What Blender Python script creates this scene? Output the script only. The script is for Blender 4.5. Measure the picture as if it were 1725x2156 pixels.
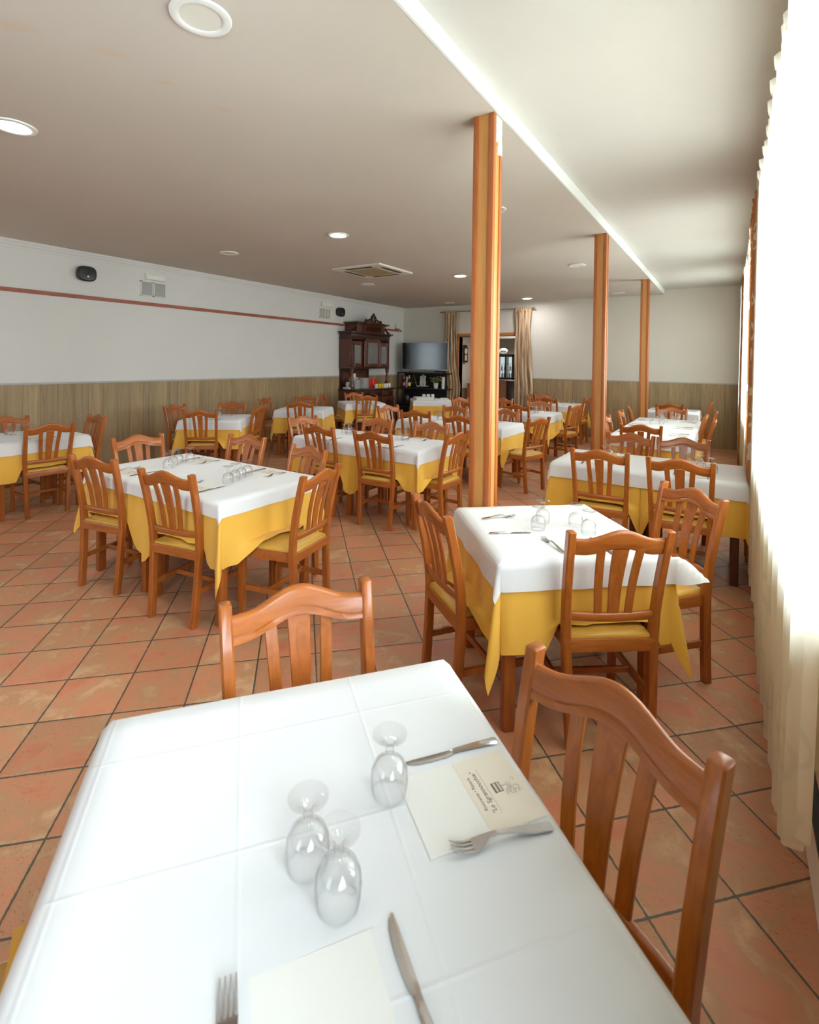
import bpy, bmesh, math, random
from mathutils import Vector, Matrix
random.seed(7)
S = bpy.context.scene
COL = S.collection
PI = math.pi
for _o in list(bpy.data.objects): bpy.data.objects.remove(_o, do_unlink=True)

# ------------------------------------------------------------------ camera
FW, FH = 1725, 2156
FPX = 1055.28
cam_d = bpy.data.cameras.new('camera'); cam = bpy.data.objects.new('camera', cam_d); COL.objects.link(cam)
cf = Vector((-0.54036539, 0.84136742, -0.01030076)); cr = Vector((0.84126434, 0.54046147, 0.01325571)); cu = -Vector((0.01672008, -0.00150273, -0.99985908))
cam.matrix_world = Matrix(((cr.x, cu.x, -cf.x, 0), (cr.y, cu.y, -cf.y, 0), (cr.z, cu.z, -cf.z, 1.6), (0, 0, 0, 1)))
cam_d.sensor_fit = 'HORIZONTAL'; cam_d.sensor_width = 36; cam_d.lens = FPX / FW * 36
cam_d.shift_x = (862.5 - 859.6) / FW; cam_d.shift_y = (772.92 - 1078) / FW
cam_d.clip_start = 0.02; cam_d.clip_end = 200
cam_d.dof.use_dof = True; cam_d.dof.focus_distance = 3.2; cam_d.dof.aperture_fstop = 5.6
S.camera = cam

# ------------------------------------------------------------------ room dimensions (metres)
XL, XR, YB, YF = -7.5, 0.26, 11.42, -1.7
CL, CR, XS = 3.05, 3.145, -1.16
WAIN = 1.245
WINDOWS_R = [(-.42, .42), (1.15, 4.15), (5.35, 6.75), (6.9, 8.25), (9.2, 10.55)]
WINDOWS_F = [(-7.2, -6.0), (-1.5, -.5)]  # unseen, like the first right-hand opening; placed and sized for fill and reflections
WINDOWS_L = []
SILL, HEAD = 0.93, 2.82
DOOR = (-5.80, -4.26, 2.26)

# ------------------------------------------------------------------ world, light, exposure
W = bpy.data.worlds.new('daylight'); S.world = W; W.use_nodes = True
nt = W.node_tree; bg = nt.nodes['Background']
SKY_LOW, SKY_HIGH = 4.4, 17.5                                     # dim side of the sky, bright side (towards +x, strengthened to push more light through the right windows)
bg.inputs[0].default_value = (0.775, 0.90, 1.0, 1)
_tc = nt.nodes.new('ShaderNodeTexCoord'); _sp = nt.nodes.new('ShaderNodeSeparateXYZ'); _mr = nt.nodes.new('ShaderNodeMapRange')
nt.links.new(_tc.outputs['Generated'], _sp.inputs[0]); nt.links.new(_sp.outputs[0], _mr.inputs[0])
_mr.inputs[1].default_value = 0.0; _mr.inputs[2].default_value = 0.7; _mr.inputs[3].default_value = SKY_LOW; _mr.inputs[4].default_value = SKY_HIGH
nt.links.new(_mr.outputs[0], bg.inputs[1])
S.view_settings.view_transform = 'Standard'; S.view_settings.look = 'None'
S.view_settings.gamma = 1; S.view_settings.exposure = 0.16; S.view_settings.use_curve_mapping = False
S.cycles.use_denoising = True
S.cycles.max_bounces = 10; S.cycles.diffuse_bounces = 5; S.cycles.glossy_bounces = 4
S.cycles.transmission_bounces = 10; S.cycles.transparent_max_bounces = 14
S.cycles.caustics_reflective = False; S.cycles.caustics_refractive = False
S.cycles.sample_clamp_indirect = 8
def portal(name, loc, rot, sx, sy):
    l = bpy.data.lights.new(name, 'AREA'); l.shape = 'RECTANGLE'; l.size = sx; l.size_y = sy
    l.cycles.is_portal = True
    o = bpy.data.objects.new(name, l); COL.objects.link(o); o.location = loc; o.rotation_euler = rot
for a, b in WINDOWS_R: portal('window_daylight', (XR + .20, (a + b) / 2, (SILL + HEAD) / 2), (0, PI / 2, 0), HEAD - SILL, b - a)
for a, b in WINDOWS_F: portal('window_daylight', ((a + b) / 2, YF - .16, 1.85), (PI / 2, 0, 0), b - a, 1.9)
for a, b in WINDOWS_L: portal('window_daylight', (XL - .22, (a + b) / 2, 1.81), (0, -PI / 2, 0), 1.07, b - a)
def lamp(name, loc, power, size, color=(1, .93, .82)):
    l = bpy.data.lights.new(name, 'AREA'); l.shape = 'DISK'; l.size = size; l.energy = power; l.color = color
    o = bpy.data.objects.new(name, l); COL.objects.link(o); o.location = loc
    return o

# ------------------------------------------------------------------ material helpers
def mat(name):
    m = bpy.data.materials.new(name); m.use_nodes = True
    t = m.node_tree; b = t.nodes['Principled BSDF']
    return m, t, b
def plain(name, col, rough=.5, metal=0, spec=.5, emit=None, estr=0):
    m, t, b = mat(name)
    b.inputs['Base Color'].default_value = (*col, 1); b.inputs['Roughness'].default_value = rough
    b.inputs['Metallic'].default_value = metal; b.inputs['Specular IOR Level'].default_value = spec
    if emit: b.inputs['Emission Color'].default_value = (*emit, 1); b.inputs['Emission Strength'].default_value = estr
    return m
def N(t, typ, **kw):
    n = t.nodes.new(typ)
    for k, v in kw.items(): setattr(n, k, v)
    return n
def ramp(t, fac, stops):
    r = N(t, 'ShaderNodeValToRGB'); e = r.color_ramp.elements
    while len(e) < len(stops): e.new(.5)
    for el, (p, c) in zip(e, stops): el.position = p; el.color = (*c, 1)
    t.links.new(fac, r.inputs[0]); return r.outputs[0]
def math_(t, op, a, b=None, c=None):
    n = N(t, 'ShaderNodeMath', operation=op)
    for i, x in enumerate((a, b, c)):
        if x is None: continue
        if isinstance(x, (int, float)): n.inputs[i].default_value = x
        else: t.links.new(x, n.inputs[i])
    return n.outputs[0]
def coords(t, kind='Object', scale=(1, 1, 1), rot=(0, 0, 0), loc=(0, 0, 0)):
    tc = N(t, 'ShaderNodeTexCoord'); mp = N(t, 'ShaderNodeMapping')
    mp.inputs['Scale'].default_value = scale; mp.inputs['Rotation'].default_value = rot; mp.inputs['Location'].default_value = loc
    t.links.new(tc.outputs[kind], mp.inputs[0]); return mp.outputs[0]
def noise(t, vec, scale, detail=3, rough=.5, dist=0):
    n = N(t, 'ShaderNodeTexNoise'); n.inputs['Scale'].default_value = scale; n.inputs['Detail'].default_value = detail
    n.inputs['Roughness'].default_value = rough; n.inputs['Distortion'].default_value = dist
    t.links.new(vec, n.inputs['Vector']); return n.outputs['Fac']
def bump(t, b, h, strength=.2, dist=.01):
    n = N(t, 'ShaderNodeBump'); n.inputs['Strength'].default_value = strength; n.inputs['Distance'].default_value = dist
    t.links.new(h, n.inputs['Height']); t.links.new(n.outputs[0], b.inputs['Normal'])
def mixc(t, fac, a, b):
    n = N(t, 'ShaderNodeMix', data_type='RGBA')
    if isinstance(fac, (int, float)): n.inputs[0].default_value = fac
    else: t.links.new(fac, n.inputs[0])
    for i, x in ((6, a), (7, b)):
        if isinstance(x, tuple): n.inputs[i].default_value = (*x, 1)
        else: t.links.new(x, n.inputs[i])
    return n.outputs[2]
def wood(name, c0, c1, c2, stretch=(14, 14, 1.2), rough=.32, coat=.25, sc=3.2):
    m, t, b = mat(name)
    v = coords(t, 'Object', stretch)
    oi = N(t, 'ShaderNodeObjectInfo')
    ad = N(t, 'ShaderNodeVectorMath', operation='ADD'); t.links.new(v, ad.inputs[0])
    mul = N(t, 'ShaderNodeVectorMath', operation='SCALE'); mul.inputs[0].default_value = (7, 3, 5); t.links.new(oi.outputs['Random'], mul.inputs['Scale'])
    t.links.new(mul.outputs[0], ad.inputs[1])
    f = noise(t, ad.outputs[0], sc, 5, .6, 1.2)
    c = ramp(t, f, [(.25, c0), (.52, c1), (.8, c2)])
    t.links.new(c, b.inputs['Base Color']); b.inputs['Roughness'].default_value = rough
    b.inputs['Coat Weight'].default_value = coat; b.inputs['Coat Roughness'].default_value = .18
    return m
M = {}
M['chair'] = wood('cherry_stained_beech', (.27, .066, .010), (.37, .100, .015), (.45, .135, .024))
M['chair_h'] = wood('cherry_stained_beech_rail', (.27, .066, .010), (.37, .100, .015), (.45, .135, .024), (1.2, 14, 14))
M['leg_dark'] = wood('dark_table_wood', (.05, .018, .008), (.09, .03, .012), (.13, .045, .02))
M['pillar'] = wood('honey_pillar_wood', (.50, .22, .055), (.58, .27, .075), (.64, .32, .10), (9, 9, .5), .4, .15)
M['pillar_trim'] = wood('orange_pillar_moulding', (.36, .095, .022), (.43, .125, .03), (.50, .165, .045), (12, 12, .6), .35, .2)
M['rail'] = wood('red_brown_rail', (.25, .06, .03), (.33, .09, .045), (.40, .13, .07), (14, 1, 14), .5, .1)
M['dark'] = wood('carved_dark_walnut', (.018, .0055, .003), (.042, .011, .005), (.075, .021, .009), (10, 10, 1.5), .3, .3)
M['dark_mid'] = wood('red_walnut_panel', (.055, .013, .006), (.095, .022, .009), (.14, .036, .014), (10, 10, 1.5), .35, .3)
M['counter'] = wood('counter_wood', (.26, .10, .03), (.33, .14, .045), (.40, .18, .07), (8, 8, 1), .45, .1)
M['header'] = wood('orange_door_lining', (.38, .12, .03), (.46, .16, .04), (.52, .2, .06), (1, 12, 12), .4, .15)
M['seat'] = plain('mustard_vinyl', (.62, .34, .055), .42)
M['white_metal'] = plain('white_plastic', (.78, .77, .73), .45)
M['cream'] = plain('cream_plastic', (.72, .69, .60), .5)
M['black'] = plain('black_plastic', (.012, .012, .014), .35)
M['black_matt'] = plain('black_shelf', (.018, .017, .017), .5)
M['grille'] = plain('grey_grille', (.42, .42, .40), .6)
M['steel'] = plain('stainless_steel', (.62, .62, .63), .18, 1)
M['silver'] = plain('silver_plastic', (.55, .56, .58), .35, .6)
M['brass'] = plain('aged_brass', (.45, .33, .14), .35, 1)
M['ceramic'] = plain('white_china', (.75, .74, .70), .25)
M['red'] = plain('red_card', (.62, .03, .02), .4)
M['yellow'] = plain('yellow_mug', (.75, .52, .02), .35)
M['paper'] = plain('white_paper', (.80, .785, .74), .8)
M['beige'] = plain('beige_card', (.78, .70, .585), .8)
M['ink'] = plain('brown_ink', (.10, .055, .04), .8)
M['ink_grey'] = plain('grey_brown_ink', (.36, .31, .26), .8)
M['green'] = plain('leaf_green', (.10, .2, .03), .5)
M['blossom'] = plain('pale_blossom', (.75, .55, .38), .6)
M['pink'] = plain('pink_bottle_label', (.75, .08, .3), .35)
M['ylabel'] = plain('yellow_bottle_label', (.75, .62, .05), .35)
M['bottle'] = plain('dark_bottle_glass', (.015, .02, .012), .12)
M['blue'] = plain('blue_sign_ink', (.05, .12, .5), .5)
M['lit'] = plain('lit_led_panel', (1, 1, 1), .5, emit=(.97, .98, 1), estr=180)
M['led_warm'] = plain('lit_led_panel_warm', (1, 1, 1), .5, emit=(1, .95, .80), estr=180)
M['fridge_light'] = plain('lit_fridge_inside', (.5, .55, .6), .5, emit=(.8, .95, 1), estr=1.2)
M['gasket'] = plain('black_rubber_seal', (.02, .02, .022), .6)
M['plaster_dark'] = plain('bare_plaster', (.35, .33, .31), .9)
M['panel_green'] = plain('dark_olive_board', (.16, .15, .10), .6)

def wall_paint(name, col, s=.015):
    m, t, b = mat(name)
    v = coords(t, 'Object')
    f = noise(t, v, 1.1, 4, .6)
    c = ramp(t, f, [(.3, tuple(x * .96 for x in col)), (.7, col)])
    t.links.new(c, b.inputs['Base Color']); b.inputs['Roughness'].default_value = .8; b.inputs['Specular IOR Level'].default_value = .25
    bump(t, b, noise(t, v, 140, 2), .06, .002)
    return m
M['wall'] = wall_paint('white_wall_paint', (.70, .685, .655))
M['wall_back'] = wall_paint('cream_wall_paint', (.66, .615, .545))
M['ceil'] = wall_paint('ceiling_paint', (.585, .525, .455))
M['ceil_r'] = wall_paint('bay_ceiling_paint', (.62, .585, .54))
M['step'] = wall_paint('white_step_paint', (.78, .78, .74))
M['wall_low'] = wall_paint('cream_lower_wall', (.66, .58, .38))
# stains on the ceiling: ochre smudges in a row, a shape of their own
def stained_ceiling():
    m = M['ceil']; t = m.node_tree; b = t.nodes['Principled BSDF']
    src = b.inputs['Base Color'].links[0].from_socket
    tc = N(t, 'ShaderNodeTexCoord'); sep = N(t, 'ShaderNodeSeparateXYZ'); t.links.new(tc.outputs['Object'], sep.inputs[0])
    n1 = noise(t, coords(t, 'Object', (1, 1, 1)), 9, 4, .6)
    tot = None
    for x, y, r in ((-2.66, .93, .075), (-2.50, 1.24, .075), (-2.52, 1.53, .06), (-2.5, 1.87, .06)):
        dx = math_(t, 'SUBTRACT', sep.outputs[0], x); dy = math_(t, 'SUBTRACT', sep.outputs[1], y)
        # long axis follows the row of marks
        p = math_(t, 'ADD', math_(t, 'MULTIPLY', dx, .55), math_(t, 'MULTIPLY', dy, .83)); q = math_(t, 'SUBTRACT', math_(t, 'MULTIPLY', dx, .83), math_(t, 'MULTIPLY', dy, .55))
        d = math_(t, 'SQRT', math_(t, 'ADD', math_(t, 'MULTIPLY', p, p), math_(t, 'MULTIPLY', math_(t, 'MULTIPLY', q, q), 5)))
        d = math_(t, 'ADD', d, math_(t, 'MULTIPLY', math_(t, 'SUBTRACT', n1, .5), .12))
        k = N(t, 'ShaderNodeMapRange'); k.inputs[1].default_value = r * 1.25; k.inputs[2].default_value = r * .7; k.inputs[3].default_value = 0; k.inputs[4].default_value = .5
        t.links.new(d, k.inputs[0]); tot = k.outputs[0] if tot is None else math_(t, 'MAXIMUM', tot, k.outputs[0])
    t.links.new(mixc(t, tot, src, (.60, .46, .32)), b.inputs['Base Color'])
stained_ceiling()

def floor_mat():
    m, t, b = mat('terracotta_floor_tiles')
    tc = N(t, 'ShaderNodeTexCoord'); mp = N(t, 'ShaderNodeMapping', vector_type='TEXTURE')
    s = .3023
    mp.inputs['Location'].default_value = (.0535, 3.943, 0); mp.inputs['Rotation'].default_value = (0, 0, math.radians(44.7)); mp.inputs['Scale'].default_value = (s, s, s)
    t.links.new(tc.outputs['Object'], mp.inputs[0])
    sep = N(t, 'ShaderNodeSeparateXYZ'); t.links.new(mp.outputs[0], sep.inputs[0])
    wob = math_(t, 'MULTIPLY', math_(t, 'SUBTRACT', noise(t, coords(t, 'Object'), 60, 2), .5), .018)
    ds = []; ids = []
    for k in (0, 1):
        c = sep.outputs[k]; fr = math_(t, 'FRACT', c)
        ds.append(math_(t, 'ADD', math_(t, 'MINIMUM', fr, math_(t, 'SUBTRACT', 1, fr)), wob)); ids.append(math_(t, 'FLOOR', c))
    d = math_(t, 'MINIMUM', ds[0], ds[1])
    cb = N(t, 'ShaderNodeCombineXYZ'); t.links.new(ids[0], cb.inputs[0]); t.links.new(ids[1], cb.inputs[1])
    wn = N(t, 'ShaderNodeTexWhiteNoise', noise_dimensions='3D'); t.links.new(cb.outputs[0], wn.inputs['Vector'])
    v = coords(t, 'Object')
    off = N(t, 'ShaderNodeVectorMath', operation='MULTIPLY_ADD'); off.inputs[1].default_value = (9, 9, 9)
    t.links.new(wn.outputs['Color'], off.inputs[0]); t.links.new(v, off.inputs[2])
    n1 = noise(t, off.outputs[0], 5.5, 4, .6, .4)
    base = ramp(t, n1, [(.30, (.58, .205, .115)), (.44, (.60, .265, .145)), (.55, (.51, .28, .15)), (.70, (.66, .42, .235))])
    tint = ramp(t, wn.outputs['Value'], [(0, (.86, .82, .80)), (1, (1.06, 1.0, .98))])
    mm = N(t, 'ShaderNodeMix', data_type='RGBA', blend_type='MULTIPLY'); mm.inputs[0].default_value = 1
    t.links.new(base, mm.inputs[6]); t.links.new(tint, mm.inputs[7])
    # fine dark slate-like scratches running one way on every tile
    st = N(t, 'ShaderNodeMapping'); st.inputs['Rotation'].default_value = (0, 0, .6); st.inputs['Scale'].default_value = (70, 190, 70); t.links.new(off.outputs[0], st.inputs[0])
    sp = noise(t, st.outputs[0], 1, 4, .7, .6)
    patch = noise(t, off.outputs[0], 4, 3, .6)
    k = N(t, 'ShaderNodeMapRange'); k.inputs[1].default_value = .56; k.inputs[2].default_value = .68; t.links.new(sp, k.inputs[0])
    k2 = N(t, 'ShaderNodeMapRange'); k2.inputs[1].default_value = .38; k2.inputs[2].default_value = .64; k2.inputs[4].default_value = .85; t.links.new(patch, k2.inputs[0])
    spk = math_(t, 'MULTIPLY', k.outputs[0], k2.outputs[0])
    c1 = mixc(t, spk, mm.outputs[2], (.17, .10, .065))
    g = N(t, 'ShaderNodeMapRange'); g.inputs[1].default_value = .010; g.inputs[2].default_value = .016; t.links.new(d, g.inputs[0])
    edge = N(t, 'ShaderNodeMapRange'); edge.inputs[1].default_value = .012; edge.inputs[2].default_value = .05; t.links.new(d, edge.inputs[0])
    c2 = mixc(t, g.outputs[0], (.085, .072, .05), c1)
    t.links.new(c2, b.inputs['Base Color'])
    rr = math_(t, 'ADD', .34, math_(t, 'MULTIPLY', n1, .22)); t.links.new(rr, b.inputs['Roughness'])
    h = math_(t, 'ADD', math_(t, 'MULTIPLY', edge.outputs[0], 1.0), math_(t, 'MULTIPLY', sp, -.25))
    bump(t, b, h, .35, .004)
    return m
M['floor'] = floor_mat()
def wainscot_mat():
    m, t, b = mat('grey_oak_laminate_boards')
    tc = N(t, 'ShaderNodeTexCoord'); sep = N(t, 'ShaderNodeSeparateXYZ'); t.links.new(tc.outputs['Object'], sep.inputs[0])
    s = math_(t, 'ADD', sep.outputs[0], sep.outputs[1])
    c = math_(t, 'DIVIDE', s, .192); idn = math_(t, 'FLOOR', c); fr = math_(t, 'FRACT', c)
    wn = N(t, 'ShaderNodeTexWhiteNoise', noise_dimensions='1D'); t.links.new(idn, wn.inputs['W'])
    cb = N(t, 'ShaderNodeCombineXYZ'); t.links.new(math_(t, 'MULTIPLY', s, 22), cb.inputs[0]); t.links.new(math_(t, 'MULTIPLY', sep.outputs[2], 1.3), cb.inputs[2])
    t.links.new(math_(t, 'MULTIPLY', wn.outputs['Value'], 20), cb.inputs[1])
    n1 = noise(t, cb.outputs[0], 1, 5, .65, .8)
    col = ramp(t, n1, [(.22, (.235, .15, .072)), (.5, (.36, .25, .13)), (.8, (.47, .35, .20))])
    tint = ramp(t, wn.outputs['Value'], [(0, (.82, .82, .82)), (1, (1.08, 1.06, 1.02))])
    mm = N(t, 'ShaderNodeMix', data_type='RGBA', blend_type='MULTIPLY'); mm.inputs[0].default_value = 1
    t.links.new(col, mm.inputs[6]); t.links.new(tint, mm.inputs[7])
    e = math_(t, 'MINIMUM', fr, math_(t, 'SUBTRACT', 1, fr))
    g = N(t, 'ShaderNodeMapRange'); g.inputs[1].default_value = .004; g.inputs[2].default_value = .012; t.links.new(e, g.inputs[0])
    t.links.new(mixc(t, g.outputs[0], (.10, .065, .035), mm.outputs[2]), b.inputs['Base Color'])
    b.inputs['Roughness'].default_value = .5
    return m
M['wain'] = wainscot_mat()
def cloth_mat(name, col, crease=True, sheen=.2, rough=.8, weave=900):
    m, t, b = mat(name)
    b.inputs['Base Color'].default_value = (*col, 1); b.inputs['Roughness'].default_value = rough
    b.inputs['Sheen Weight'].default_value = sheen; b.inputs['Specular IOR Level'].default_value = .3
    uv = N(t, 'ShaderNodeUVMap'); uv.uv_map = 'UVMap'
    sep = N(t, 'ShaderNodeSeparateXYZ'); t.links.new(uv.outputs[0], sep.inputs[0])
    wv = noise(t, uv.outputs[0], weave, 1)
    soft = noise(t, uv.outputs[0], 7, 3, .5)
    h = math_(t, 'ADD', math_(t, 'MULTIPLY', wv, .05), math_(t, 'MULTIPLY', soft, .5))
    if crease:
        for k, off in ((0, .13), (1, .0)):
            x = math_(t, 'DIVIDE', math_(t, 'ADD', sep.outputs[k], off + .27 * 20), .27)
            fr = math_(t, 'FRACT', x); e = math_(t, 'MINIMUM', fr, math_(t, 'SUBTRACT', 1, fr))
            r = N(t, 'ShaderNodeMapRange'); r.inputs[1].default_value = 0; r.inputs[2].default_value = .02; r.inputs[3].default_value = .35; r.inputs[4].default_value = 0
            t.links.new(e, r.inputs[0]); h = math_(t, 'ADD', h, r.outputs[0])
    bump(t, b, h, .35, .006)
    return m
M['white_cloth'] = cloth_mat('white_tablecloth', (.755, .755, .765))
M['yellow_cloth'] = cloth_mat('mustard_tablecloth', (.82, .46, .065), False, .15, .62)
M['linen'] = cloth_mat('folded_linen', (.76, .75, .73), False)
def sheer(name, col, transp, transl, damask=True, pat=(.8, .78, .7)):
    m = bpy.data.materials.new(name); m.use_nodes = True; t = m.node_tree
    for n in list(t.nodes): t.nodes.remove(n)
    out = N(t, 'ShaderNodeOutputMaterial')
    uv = N(t, 'ShaderNodeUVMap'); uv.uv_map = 'UVMap'
    dif = N(t, 'ShaderNodeBsdfDiffuse'); tl = N(t, 'ShaderNodeBsdfTranslucent'); tr = N(t, 'ShaderNodeBsdfTransparent')
    # damask: curling bands around scattered centres
    vo = N(t, 'ShaderNodeTexVoronoi'); vo.inputs['Scale'].default_value = 4.2; vo.inputs['Randomness'].default_value = .45
    dn = N(t, 'ShaderNodeTexNoise'); dn.inputs['Scale'].default_value = 5; t.links.new(uv.outputs[0], dn.inputs['Vector'])
    va = N(t, 'ShaderNodeVectorMath', operation='MULTIPLY_ADD'); va.inputs[1].default_value = (.16, .16, 0)
    t.links.new(dn.outputs['Color'], va.inputs[0]); t.links.new(uv.outputs[0], va.inputs[2]); t.links.new(va.outputs[0], vo.inputs['Vector'])
    sn = math_(t, 'SINE', math_(t, 'MULTIPLY', vo.outputs['Distance'], 26))
    k = N(t, 'ShaderNodeMapRange'); k.inputs[1].default_value = .35; k.inputs[2].default_value = .6; t.links.new(sn, k.inputs[0])
    msk = N(t, 'ShaderNodeMapRange'); msk.inputs[1].default_value = .50; msk.inputs[2].default_value = .42; t.links.new(vo.outputs['Distance'], msk.inputs[0])
    p = math_(t, 'MULTIPLY', k.outputs[0], msk.outputs[0])
    if not damask: p = math_(t, 'MULTIPLY', p, 0.0)
    c = mixc(t, p, col, pat)
    t.links.new(c, dif.inputs[0]); t.links.new(c, tl.inputs[0])
    m1 = N(t, 'ShaderNodeMixShader'); m1.inputs[0].default_value = transl; t.links.new(dif.outputs[0], m1.inputs[1]); t.links.new(tl.outputs[0], m1.inputs[2])
    m2 = N(t, 'ShaderNodeMixShader')
    t.links.new(math_(t, 'SUBTRACT', transp, math_(t, 'MULTIPLY', p, transp * .35)), m2.inputs[0])
    t.links.new(m1.outputs[0], m2.inputs[1]); t.links.new(tr.outputs[0], m2.inputs[2]); t.links.new(m2.outputs[0], out.inputs[0])
    return m
M['sheer'] = sheer('white_damask_sheer', (.93, .88, .75), .18, .66, True, (.80, .76, .64))
M['drape'] = sheer('copper_damask_drape', (.56, .25, .10), .0, .25, True, (.74, .60, .46))
def gold_drape():
    m, t, b = mat('gold_striped_drape')
    uv = N(t, 'ShaderNodeUVMap'); uv.uv_map = 'UVMap'
    mp = N(t, 'ShaderNodeMapping'); mp.inputs['Scale'].default_value = (26, 1.2, 1); t.links.new(uv.outputs[0], mp.inputs[0])
    n = noise(t, mp.outputs[0], 1, 4, .6)
    t.links.new(ramp(t, n, [(.36, (.20, .09, .045)), (.5, (.50, .33, .18)), (.64, (.70, .56, .36))]), b.inputs['Base Color'])
    b.inputs['Roughness'].default_value = .5; b.inputs['Sheen Weight'].default_value = .3
    return m
M['gold'] = gold_drape()
def glass_mat(name, rough=0, tint=(1, 1, 1), thin=False, ior=1.3, glint_mix=0.0):
    m = bpy.data.materials.new(name); m.use_nodes = True; t = m.node_tree
    for n in list(t.nodes): t.nodes.remove(n)
    out = N(t, 'ShaderNodeOutputMaterial')
    if thin:
        a = N(t, 'ShaderNodeBsdfTransparent'); a.inputs[0].default_value = (*tint, 1); g = N(t, 'ShaderNodeBsdfGlossy'); g.inputs['Roughness'].default_value = rough
        fr = N(t, 'ShaderNodeFresnel'); fr.inputs[0].default_value = ior
        mx = N(t, 'ShaderNodeMixShader'); t.links.new(fr.outputs[0], mx.inputs[0]); t.links.new(a.outputs[0], mx.inputs[1]); t.links.new(g.outputs[0], mx.inputs[2])
        glint = N(t, 'ShaderNodeBsdfDiffuse'); glint.inputs[0].default_value = (.8, .8, .78, 1); m2 = N(t, 'ShaderNodeMixShader'); m2.inputs[0].default_value = glint_mix
        t.links.new(mx.outputs[0], m2.inputs[1]); t.links.new(glint.outputs[0], m2.inputs[2]); t.links.new(m2.outputs[0], out.inputs[0])
    else:
        g = N(t, 'ShaderNodeBsdfGlass'); g.inputs['IOR'].default_value = 1.45; g.inputs['Roughness'].default_value = rough; g.inputs[0].default_value = (*tint, 1)
        t.links.new(g.outputs[0], out.inputs[0])
    return m
M['pane'] = glass_mat('window_pane', 0, (.97, .98, .97), True)
def goblet_glass():
    m = bpy.data.materials.new('clear_goblet_glass'); m.use_nodes = True; t = m.node_tree
    for n in list(t.nodes): t.nodes.remove(n)
    out = N(t, 'ShaderNodeOutputMaterial'); lw = N(t, 'ShaderNodeLayerWeight'); lw.inputs[0].default_value = .5
    tr = N(t, 'ShaderNodeBsdfTransparent'); gl = N(t, 'ShaderNodeBsdfGlossy'); gl.inputs['Roughness'].default_value = .04
    t.links.new(ramp(t, lw.outputs['Facing'], [(0, (.998, .998, .998)), (.6, (.99, .992, .992)), (.86, (.91, .915, .915)), (1, (.45, .46, .46))]), tr.inputs[0])
    k = N(t, 'ShaderNodeMapRange'); k.inputs[3].default_value = .05; k.inputs[4].default_value = .62
    t.links.new(math_(t, 'POWER', lw.outputs['Facing'], 2.5), k.inputs[0])
    mx = N(t, 'ShaderNodeMixShader'); t.links.new(k.outputs[0], mx.inputs[0]); t.links.new(tr.outputs[0], mx.inputs[1]); t.links.new(gl.outputs[0], mx.inputs[2]); t.links.new(mx.outputs[0], out.inputs[0])
    return m
M['glass'] = goblet_glass()
M['glint_glass'] = glass_mat('cabinet_glass', .06, (.85, .87, .86), True, 1.75, .16)  # pale diffuse share stands in for light glinting on the panes
def screen_mat():
    m, t, b = mat('dark_tv_screen')
    b.inputs['Base Color'].default_value = (.012, .012, .015, 1); b.inputs['Roughness'].default_value = .12; b.inputs['Specular IOR Level'].default_value = .9
    return m
M['screen'] = screen_mat()

# ------------------------------------------------------------------ mesh helpers
def sharp(bm, ang=35):
    bm.normal_update()
    for f in bm.faces: f.smooth = True
    lim = math.radians(ang)
    for e in bm.edges:
        if len(e.link_faces) == 2:
            try: e.smooth = e.calc_face_angle() < lim
            except ValueError: e.smooth = True
        else: e.smooth = False
def link(name, bm, m, parent=None, ang=35, loc=None, rotz=None, mods=None):
    sharp(bm, ang)
    me = bpy.data.meshes.new(name); bm.to_mesh(me); bm.free()
    for mm in (m if isinstance(m, (list, tuple)) else [m]): me.materials.append(M[mm] if isinstance(mm, str) else mm)
    o = bpy.data.objects.new(name, me); COL.objects.link(o)
    if parent: o.parent = parent
    if loc: o.location = loc
    if rotz is not None: o.rotation_euler = (0, 0, rotz)
    return o
def tag(o, label, cat, group=None):
    o['label'] = label; o['category'] = cat
    if group: o['group'] = group
    return o
def empty(name, label, cat, loc=(0, 0, 0), rotz=0, group=None):
    o = bpy.data.objects.new(name, None); o.empty_display_size = .1; COL.objects.link(o)
    o.location = loc; o.rotation_euler = (0, 0, rotz)
    return tag(o, label, cat, group)
def struct(o): o['kind'] = 'structure'; return o
def dup(root, loc, rotz, label, cat, group=None):
    r = root.copy(); COL.objects.link(r); r.location = loc; r.rotation_euler = (0, 0, rotz)
    for ch in list(root.children):
        c = ch.copy(); COL.objects.link(c); c.parent = r
        for g in list(ch.children):
            d = g.copy(); COL.objects.link(d); d.parent = c
    r['label'] = label; r['category'] = cat
    if 'group' in r and not group: del r['group']
    if group: r['group'] = group
    return r
def box(bm, x0, x1, y0, y1, z0, z1, bev=0, seg=2, mi=0):
    vs = [bm.verts.new((x, y, z)) for z in (z0, z1) for y in (y0, y1) for x in (x0, x1)]
    fs = [bm.faces.new([vs[i] for i in q]) for q in ((0, 2, 3, 1), (4, 5, 7, 6), (0, 1, 5, 4), (2, 6, 7, 3), (1, 3, 7, 5), (0, 4, 6, 2))]
    for f in fs: f.material_index = mi
    if bev:
        es = list({e for f in fs for e in f.edges})
        r = bmesh.ops.bevel(bm, geom=es, offset=bev, segments=seg, affect='EDGES', profile=.5)
        for f in r['faces']: f.material_index = mi
    return bm
def B(*a, **k): return box(bmesh.new(), *a, **k)
def loft(bm, rings, closed=True, cap=True, mi=0):
    R = [[bm.verts.new(p) for p in r] for r in rings]
    n = len(R[0])
    for a, b in zip(R[:-1], R[1:]):
        for i in range(n if closed else n - 1):
            j = (i + 1) % n
            bm.faces.new((a[i], a[j], b[j], b[i])).material_index = mi
    if cap and closed:
        bm.faces.new(R[0][::-1]).material_index = mi; bm.faces.new(R[-1]).material_index = mi
    return bm
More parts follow.
